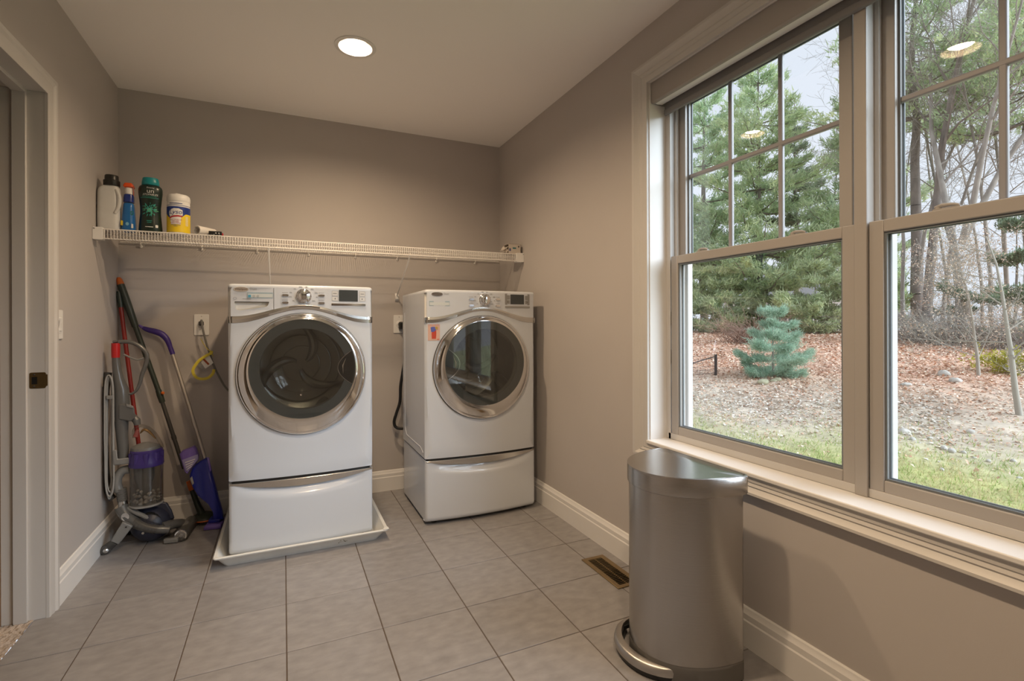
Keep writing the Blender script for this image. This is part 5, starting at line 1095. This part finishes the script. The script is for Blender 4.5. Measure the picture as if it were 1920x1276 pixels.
def pine(name, label, px, s, top, rad, cb, seed, tuft=2200, nd=(.26, .030), col=((.46, .58, .38), (.72, .80, .50)), group=None, tr=None, whorl=.95, cat='tree', cnt=13, pwr=1., bark=None):
    rng = np.random.default_rng(seed); base = yd(px, s); H_ = ztop(px, s, top) - base.z; tr = tr or H_ * .014
    t = empty(name, base, label, cat, group)
    lean = rng.normal(0, .012, 2) * H_; K = 10
    ax = [np.array([base.x + lean[0] * (i / K) ** 2 + rng.normal(0, .004) * H_, base.y + lean[1] * (i / K) ** 2 + rng.normal(0, .004) * H_, base.z - .1 + (H_ + .1) * i / K]) for i in range(K + 1)]
    rr_ = [tr * (1 - .9 * i / K) for i in range(K + 1)]
    V, F = prisms(ax[:-1], ax[1:], rr_[:-1], rr_[1:], 8)
    b0 = npmesh('trunk', V, F, None, bark or M_BARK, t, smooth=True)
    A0, A1, R0, R1 = [], [], [], []; TC, TD, TB = [], [], []
    h = cb
    c0, c1 = np.array(col[0]), np.array(col[1])
    while h < .985:
        z = h * H_; prof = (1 - (h - cb) / (1 - cb)) ** .8 * (.55 + .45 * min(1, (h - cb) / .15 + .3)); L = rad * prof * pwr + .06 * rad
        nb = rng.integers(4, 7); a0 = rng.uniform(0, 6.28)
        i = min(K - 1, int(h * K)); f = h * K - i; o = ax[i] * (1 - f) + ax[i + 1] * f
        for q in range(nb):
            a = a0 + q * 2 * PI / nb + rng.normal(0, .25); l = L * rng.uniform(.5, 1.18); rise = rng.uniform(-.05, .28) + .5 * max(0, h - .75) * 3
            d = np.array([math.cos(a), math.sin(a), rise]); n_ = 5; prev = o; pr = tr * (1 - h) * .34 + .004 * rad
            for m_ in range(n_):
                nx = o + d * l * (m_ + 1) / n_ + np.array([0, 0, -.10 * l * math.sin((m_ + 1) / n_ * PI) + .10 * l * ((m_ + 1) / n_) ** 3]) + rng.normal(0, .015 * l, 3)
                A0.append(prev); A1.append(nx); R0.append(pr * (1 - m_ / n_ * .8)); R1.append(pr * (1 - (m_ + 1) / n_ * .8)); prev = nx
                w = int(round(tuft * .016 * (l / rad) * (.1, .45, 1., 1.15, 1.1)[m_]))
                for _ in range(w):
                    g = rng.random(); side = rng.normal(0, .19 * l * (1 - .40 * m_ / n_)); c = A0[-1] * (1 - g) + nx * g + np.array([-math.sin(a) * side, math.cos(a) * side, abs(rng.normal(0, .028 * rad)) + .08 * abs(side)])
                    TC.append(c); TD.append(d * .7 + np.array([0, 0, .55])); TB.append(c0 + (c1 - c0) * min(1, max(0, rng.normal(.45, .33))))
        h += whorl / H_ * rng.uniform(.8, 1.2)
    V, F = prisms(A0, A1, R0, R1, 4); npmesh('branches', V, F, None, bark or M_BARK, t)
    V, F, C = needles(np.array(TC), np.array(TD), cnt, nd[0], nd[1], .55, np.array(TB), rng); npmesh('needles', V, F, C, M_VF, t); return t
GP = 'tall pines at the edge of the woods'; LP = ['tall full pine rising behind the small blue green sapling', 'tall full pine rising behind the wire fence', 'tall narrow pine next to the thin half bare pine', 'very tall pine with foliage only near its top above the thick dark trunk', 'very tall high crowned pine above the budding shrubs']
pine('pine_tree', LP[0], 1425, 27, 92, 4.2, .16, 1, 1500, group=GP)
pine('pine_tree', LP[1], 1318, 29, 120, 3.8, .14, 2, 1500, group=GP, col=((.44, .58, .40), (.70, .80, .53)))
pine('pine_tree', LP[2], 1606, 28, 95, 3.2, .20, 3, 1100, group=GP, col=((.46, .56, .40), (.70, .77, .50)))
pine('pine_tree', LP[3], 1722, 25, -190, 4.2, .50, 4, 1100, group=GP)
pine('pine_tree', LP[4], 1930, 24, -150, 4.0, .52, 5, 1000, group=GP)
pine('pine_tree', 'thin half bare pine with sparse dark needles between fuller pines', 1496, 31, 185, 1.9, .25, 6, 700, col=((0.203, 0.257, 0.176), (0.338, 0.392, 0.243)))
GY = 'low young pines along the top of the slope'; LY = ['low bushy young pine standing behind the wire fence', 'low bushy young pine between the wire fence and the brown twiggy bush', 'low bushy young pine directly behind the brown twiggy bush', 'low bushy young pine in line with the small pine sapling',
      'low bushy young pine beside the view of the white house', 'low bushy young pine next to the last narrow pine of the row', 'low bushy young pine at the end of the row by the bare trees']
for i, (px, s, top, rad) in enumerate(((1296, 25, 470, 1.9), (1352, 24.5, 495, 1.8), (1392, 27, 480, 2.0), (1462, 26, 500, 1.7), (1528, 24.5, 478, 1.9), (1588, 25.5, 455, 1.9), (1640, 26, 470, 1.9))):
    pine('young_pine', LY[i], px, s, top, rad, .10, 20 + i, 1000, group=GY, whorl=.62, nd=(.22, .026), col=((.44, .54, .36), (.74, .80, .48)))
pine('dark_evergreen', 'dark dense evergreen behind the pale budding shrub', 1905, 21, 395, 1.9, .06, 40, 1800, nd=(.16, .024), col=((0.149, 0.216, 0.149), (0.297, 0.378, 0.23)))
pine('dark_evergreen', 'small dark evergreen among the bare trunks', 1788, 30, 540, 1.3, .05, 41, 1200, nd=(.16, .026), col=((.06, .11, .07), (.14, .2, .1)))
pine('pine_sapling', 'small blue green pine sapling standing alone on the leafy slope', 1449, 12.2, 572, .92, .08, 50, 1700, nd=(.10, .0060), col=((.30, .46, .35), (.54, .68, .53)), tr=.028, whorl=.25, cnt=16, bark=M_BARKG)
def bare(name, label, px, s, top, tr, seed, spread=.5, cat='tree', group=None, m=None, first=.35, lean=(0, 0), depth=4, kids=5, forks=0, buds=None, base=None):
    rng = np.random.default_rng(seed); b_ = base or yd(px, s); H_ = ztop(px, s, top) - b_.z; t = empty(name, b_, label, cat, group); m = m or M_BARKG
    T0, T1, Q0, Q1 = [], [], [], []; S0, S1, U0, U1 = [], [], [], []; tips = []
    def grow(p, d, L, r, lev):
        n_ = 6 if lev == 0 else 4; prev = p; pts = [p]
        for i in range(n_):
            d = d + rng.normal(0, .07 if lev == 0 else .16, 3); d[2] += .03 if lev else 0; d /= np.linalg.norm(d); nx = prev + d * L / n_
            r0, r1 = r * (1 - .8 * i / n_), r * (1 - .8 * (i + 1) / n_)
            (T0 if lev < 2 else S0).append(prev); (T1 if lev < 2 else S1).append(nx); (Q0 if lev < 2 else U0).append(r0); (Q1 if lev < 2 else U1).append(r1); prev = nx; pts.append(nx)
        if lev >= 2: tips.extend(pts[1:])
        if lev < depth:
            k = kids + (3 if lev == 0 else 0)
            for j in range(k):
                f = first + (1 - first) * (j + rng.random()) / k if lev == 0 else .2 + .8 * (j + rng.random()) / k
                q = pts[min(n_ - 1, int(f * n_))]; g = f * n_ - int(f * n_); o = q * (1 - g) + pts[min(n_, int(f * n_) + 1)] * g
                a = rng.uniform(0, 6.28); e = rng.normal(0, 1, 3); e -= d * e.dot(d); e /= np.linalg.norm(e); sp = spread * rng.uniform(.7, 1.5)
                nd_ = d * .8 + e * sp * 1.6 + np.array([0, 0, .12]); nd_ /= np.linalg.norm(nd_)
                grow(o, nd_, L * (rng.uniform(.28, .5) if lev == 0 else rng.uniform(.4, .65)) * (1.15 - .5 * f), r * (.30 if lev == 0 else .5) * (1.1 - .6 * f), lev + 1)
    grow(np.array(b_) - np.array([0, 0, .08]), np.array([lean[0], lean[1], 1.]) / math.sqrt(1 + lean[0] ** 2 + lean[1] ** 2), H_ * 1.02, tr, 0)
    for k in range(forks):
        a = rng.uniform(0, 6.28); grow(np.array(b_) + np.array([0, 0, H_ * .28]), np.array([.35 * math.cos(a), .35 * math.sin(a), 1.]), H_ * .7, tr * .7, 0)
    V, F = prisms(T0, T1, Q0, Q1, 7); npmesh('trunk', V, F, None, m, t, smooth=True)
    if S0: V, F = prisms(S0, S1, np.maximum(U0, .004 * s / 20), np.maximum(U1, .003 * s / 20), 3); npmesh('twigs', V, F, None, m, t)
    if buds is not None and tips:
        tp = np.array(tips); sel = tp[rng.random(len(tp)) < buds[0]]; sel = np.repeat(sel, 2, 0) + rng.normal(0, .03, (2 * len(sel), 3)); n = len(sel); u = rng.normal(0, 1, (n, 3)); u /= np.linalg.norm(u, axis=1, keepdims=True); w = np.cross(u, rng.normal(0, 1, (n, 3))); w /= np.linalg.norm(w, axis=1, keepdims=True); L = buds[1] * rng.uniform(.6, 1.3, (n, 1))
        V = np.stack([sel - u * L, sel - w * L * .6, sel + u * L, sel + w * L * .6], 1).reshape(-1, 3); C = np.repeat(np.array(buds[2]) * rng.uniform(.75, 1.2, (n, 1)), 4, 0); npmesh('buds', V, np.arange(4 * n).reshape(n, 4), C, M_LEAF, t)
    return t
GB = 'bare trees beyond the slope'; LB = 'leafless grey brown tree standing beyond the leafy slope'
for i, (px, s, top, tr) in enumerate(((1693, 23, 120, .075), (1714, 25, 60, .085), (1764, 24, 30, .07), (1826, 25, -20, .09), (1858, 23, -60, .07), (1893, 26, 60, .085), (1676, 29, 180, .065), (1780, 32, 110, .08), (1842, 33, 90, .08), (1545, 30, 250, .08), (1880, 35, 120, .085))):
    bare('bare_tree', LB, px, s, top, tr, 60 + i, group=GB, spread=.55, depth=3, kids=7)
bare('dark_trunk_tree', 'thick dark trunked tree without leaves beyond the slope', 1734, 22.5, -60, .17, 80, m=M_BARK, depth=3, kids=6, first=.4)
bare('forked_tree', 'forked grey tree with two bare arms beyond the slope', 1803, 21, -10, .14, 81, forks=2, depth=3, kids=6, first=.45)
bare('budding_shrub', 'slender leaning shrub tree covered in pale pinkish buds', 1912, 10.6, 420, .045, 90, m=M_TWIGP, spread=.8, first=.18, lean=(-.10, .16), depth=3, kids=9, buds=(.30, .016, (.66, .52, .40)))
bare('budding_shrub', 'upright shrub with dense pale buds behind the leaning shrub tree', 1835, 13.5, 452, .035, 91, m=M_TWIGP, spread=.9, first=.08, depth=3, kids=10, buds=(.26, .018, (.64, .48, .38)))
def thicket(name, label, px, s, w, h, n, m, seed, arch=.6):
    rng = np.random.default_rng(seed); b_ = yd(px, s); t = empty(name, b_, label, 'shrub', None); P0, P1, R0, R1 = [], [], [], []
    for i in range(n):
        o = np.array(b_) + np.array([rng.normal(0, w * .16), rng.normal(0, w * .16), -.03]); a = rng.uniform(0, 6.28); d = np.array([math.cos(a) * arch, math.sin(a) * arch, 1.]); d /= np.linalg.norm(d); L = h * rng.uniform(.6, 1.25); p = o
        for k in range(5):
            d = d + np.array([math.cos(a) * .12, math.sin(a) * .12, -.10]) + rng.normal(0, .09, 3); d /= np.linalg.norm(d); q = p + d * L / 5; P0.append(p); P1.append(q); R0.append(.010 * (1 - k / 5.5)); R1.append(.010 * (1 - (k + 1) / 5.5)); p = q
            if k > 0:
                e = d + rng.normal(0, .6, 3); e /= np.linalg.norm(e); P0.append(p); P1.append(p + e * L * .22); R0.append(.005); R1.append(.002)
    V, F = prisms(P0, P1, R0, R1, 3); npmesh('stems', V, F, None, m, t); 
    b = MB(); b.lathe([(w * .10, -.04), (w * .11, .02), (w * .05, .05), (0, .055)], b_, 'z', 10); b.build('root_crown', m, t); return t
thicket('brown_bush', 'reddish brown twiggy bush behind the pine sapling', 1402, 18.5, 2.0, 1.45, 150, M_TWIG, 7)
thicket('brush_thicket', 'grey brown brush thicket at the foot of the dark trunk', 1712, 21, 3.2, 1.9, 170, M_BARKG, 8)
thicket('brush_thicket', 'pale tangled brush between the forked tree and the shrubs', 1770, 19.5, 3.0, 1.5, 150, M_TWIGP, 9)
thicket('brush_thicket', 'dark brush below the dark evergreen', 1895, 18.5, 3.0, 1.5, 170, M_BARK, 10)
# forsythia
fo = empty('yellow_shrub', yd(1908, 14.5), 'small yellow green shrub on the leafy slope', 'shrub'); rng = np.random.default_rng(5); c0 = np.array(yd(1908, 14.5))
Cn = c0 + np.stack([rng.normal(0, .28, 420), rng.normal(0, .28, 420), abs(rng.normal(.22, .14, 420))], -1); Dn = (Cn - c0) / np.linalg.norm(Cn - c0, axis=1, keepdims=True)
V, F, C = needles(Cn, Dn, 7, .07, .016, .8, np.tile(np.array([[.52, .50, .06]]), (420, 1)) * rng.uniform(.6, 1.1, (420, 1)), rng); npmesh('leaves', V, F, C, M_VF, fo)
V, F = prisms(np.tile(c0, (40, 1)), Cn[:40], np.full(40, .008), np.full(40, .003), 3); npmesh('stems', V, F, None, M_TWIG, fo)
# ---- rocks
M_ROCK = mat('field_stone', (.52, .49, .44), .85, var=.18, vscale=12, bump=.5, bscale=40); M_ROCKM = mat('mossy_stone', (.38, .36, .24), .9, var=.25, vscale=14)
def onground(px, py):
    d = ray(px, py); lo, hi = 2., 60.
    for _ in range(50):
        m_ = (lo + hi) / 2; p = CAM + d * m_
        if p.z > float(gnd(p.x, p.y)): lo = m_
        else: hi = m_
    p = CAM + d * lo; return Vector((p.x, p.y, float(gnd(p.x, p.y))))
def rock(px, py, wpx, hf, label, group, seed, m, nm='field_stone'):
    p = onground(px, py); dd = (p - CAM).dot(Vector((FW[0], FW[1], 0))); r = wpx / 2 * dd / FPX; rng = random.Random(seed); b = MB()
    ph = [rng.uniform(0, 6) for _ in range(6)]; rings = []
    for i in range(1, 8):
        th_ = PI * i / 8; ring = []
        for j in range(14):
            a = 2 * PI * j / 14; k = 1 + .16 * math.sin(2 * a + ph[0]) + .12 * math.sin(3 * a + ph[1] + th_ * 2) + .08 * math.sin(5 * a + ph[2])
            ring.append((p.x + r * k * math.sin(th_) * math.cos(a), p.y + r * k * math.sin(th_) * math.sin(a), p.z + r * hf * (.35 + math.cos(th_) * (1 + .1 * math.sin(3 * a + ph[3])))))
        rings.append(ring)
    b.loft(rings[::-1]); return tag(b.build(nm, m, smooth=45, origin=p), label, 'stone', group)
for i, (px, py, w) in enumerate(((1431, 718, 22), (1450, 715, 12), (1458, 713, 16))): rock(px, py, w, .55, 'mossy stone at the foot of the pine sapling', 'stones by the sapling', 100 + i, M_ROCKM, 'mossy_stone')
rock(1770, 704, 19, .85, 'large pale rounded stone half way up the leafy slope', None, 110, M_ROCK); rock(1792, 716, 18, .7, 'flat grey stone next to the pale rounded stone', None, 111, M_ROCK)
rock(1700, 722, 16, .5, 'pale broken stone on the slope beside the window mullion', None, 112, M_ROCK)
ed = [(1695, 812, 18), (1711, 825, 12), (1726, 832, 7), (1770, 842, 14), (1784, 847, 14), (1807, 849, 9), (1827, 859, 7), (1853, 865, 9), (1900, 865, 10), (1820, 811, 13), (1744, 822, 8), (1766, 881, 9), (1911, 898, 10)]
for i, (px, py, w) in enumerate(ed): rock(px, py, w * .9, .85, 'small pale stone lying along the lawn edge', 'stones along the lawn edge', 120 + i, M_ROCK)
# ---- low wire fence at the left of the slope
M_IRON = mat('dark_iron', (.05, .04, .04), .6)
fp = onground(1342, 703); fdir = (onground(1230, 712) - fp); fdir.z = 0; fdir.normalize()
fe = empty('wire_fence', fp, 'low dark wire garden fence with an iron corner post', 'fence')
dd = (fp - CAM).dot(Vector((FW[0], FW[1], 0))); fh = 39 * dd / FPX
def fpt(u, h): q = fp + fdir * u; return Vector((q.x, q.y, float(gnd(q.x, q.y)) + h))
for u in (0., 1.6, 3.2): q = fpt(u, 0); MB().box(q.x - .022, q.x + .022, q.y - .022, q.y + .022, q.z - .1, q.z + fh).build('post', M_IRON, fe, smooth=0)
MB().tube([fpt(.02, fh - .05), fpt(1.5, fh * .25)], .012, 6).build('brace', M_IRON, fe)
for k in range(6): MB().tube([fpt(0, fh * (.12 + .17 * k)), fpt(3.2, fh * (.12 + .17 * k))], .0035, 4).build('wire', M_IRON, fe)
for k in range(26): MB().tube([fpt(.06 + k * .12, .01), fpt(.06 + k * .12, fh * .97)], .0025, 4).build('mesh_wire', M_IRON, fe)
# ---- white house glimpsed behind the pines
M_SID = mat('white_siding', (.78, .78, .78), .6); M_ROOFH = mat('shingle_roof', (.18, .17, .17), .9); M_PANE = mat('dark_pane', (.06, .07, .08), .2)
hb = yd(1468, 47); hf_ = (hb - CAM); hf_.z = 0; hf_.normalize(); hr_ = Vector((hf_.y, -hf_.x, 0))
ho = empty('neighbour_house', hb, 'white clapboard house glimpsed between the pine trunks', 'house')
def hbox(u0, u1, d0, d1, z0, z1): c = hb + hr_ * (u0 + u1) / 2 + hf_ * (d0 + d1) / 2 + Vector((0, 0, (z0 + z1) / 2)); return MB().obox(c, hr_ * (u1 - u0) / 2, hf_ * (d1 - d0) / 2, Vector((0, 0, (z1 - z0) / 2)))
hbox(-4.5, 5.5, 0, 7, -.4, 2.9).build('wall', M_SID, ho, smooth=0)
for k in range(12): hbox(-4.52, 5.52, -.03, 0, -.1 + k * .25, .13 + k * .25).build('clapboard', M_SID, ho, smooth=0)
b = MB(); P_ = [hb + hr_ * u + hf_ * d + Vector((0, 0, z)) for u in (-4.9, 5.9) for d, z in ((-.5, 2.8), (3.5, 5.2), (7.5, 2.8))]; b.loft([P_[:3], P_[3:]]); b.build('roof', M_ROOFH, ho, smooth=0)
for u in (-3.2, -.9, .35, 1.6, 4.0):
    w = hbox(u - .55, u + .55, -.10, -.02, .75, 2.15).build('window_frame', M_SID, ho, smooth=0)
    for a_ in (-.26, .26):
        for z in (1.1, 1.78): hbox(u + a_ - .21, u + a_ + .21, -.115, -.10, z - .29, z + .29).build('pane', M_PANE, w, smooth=0)
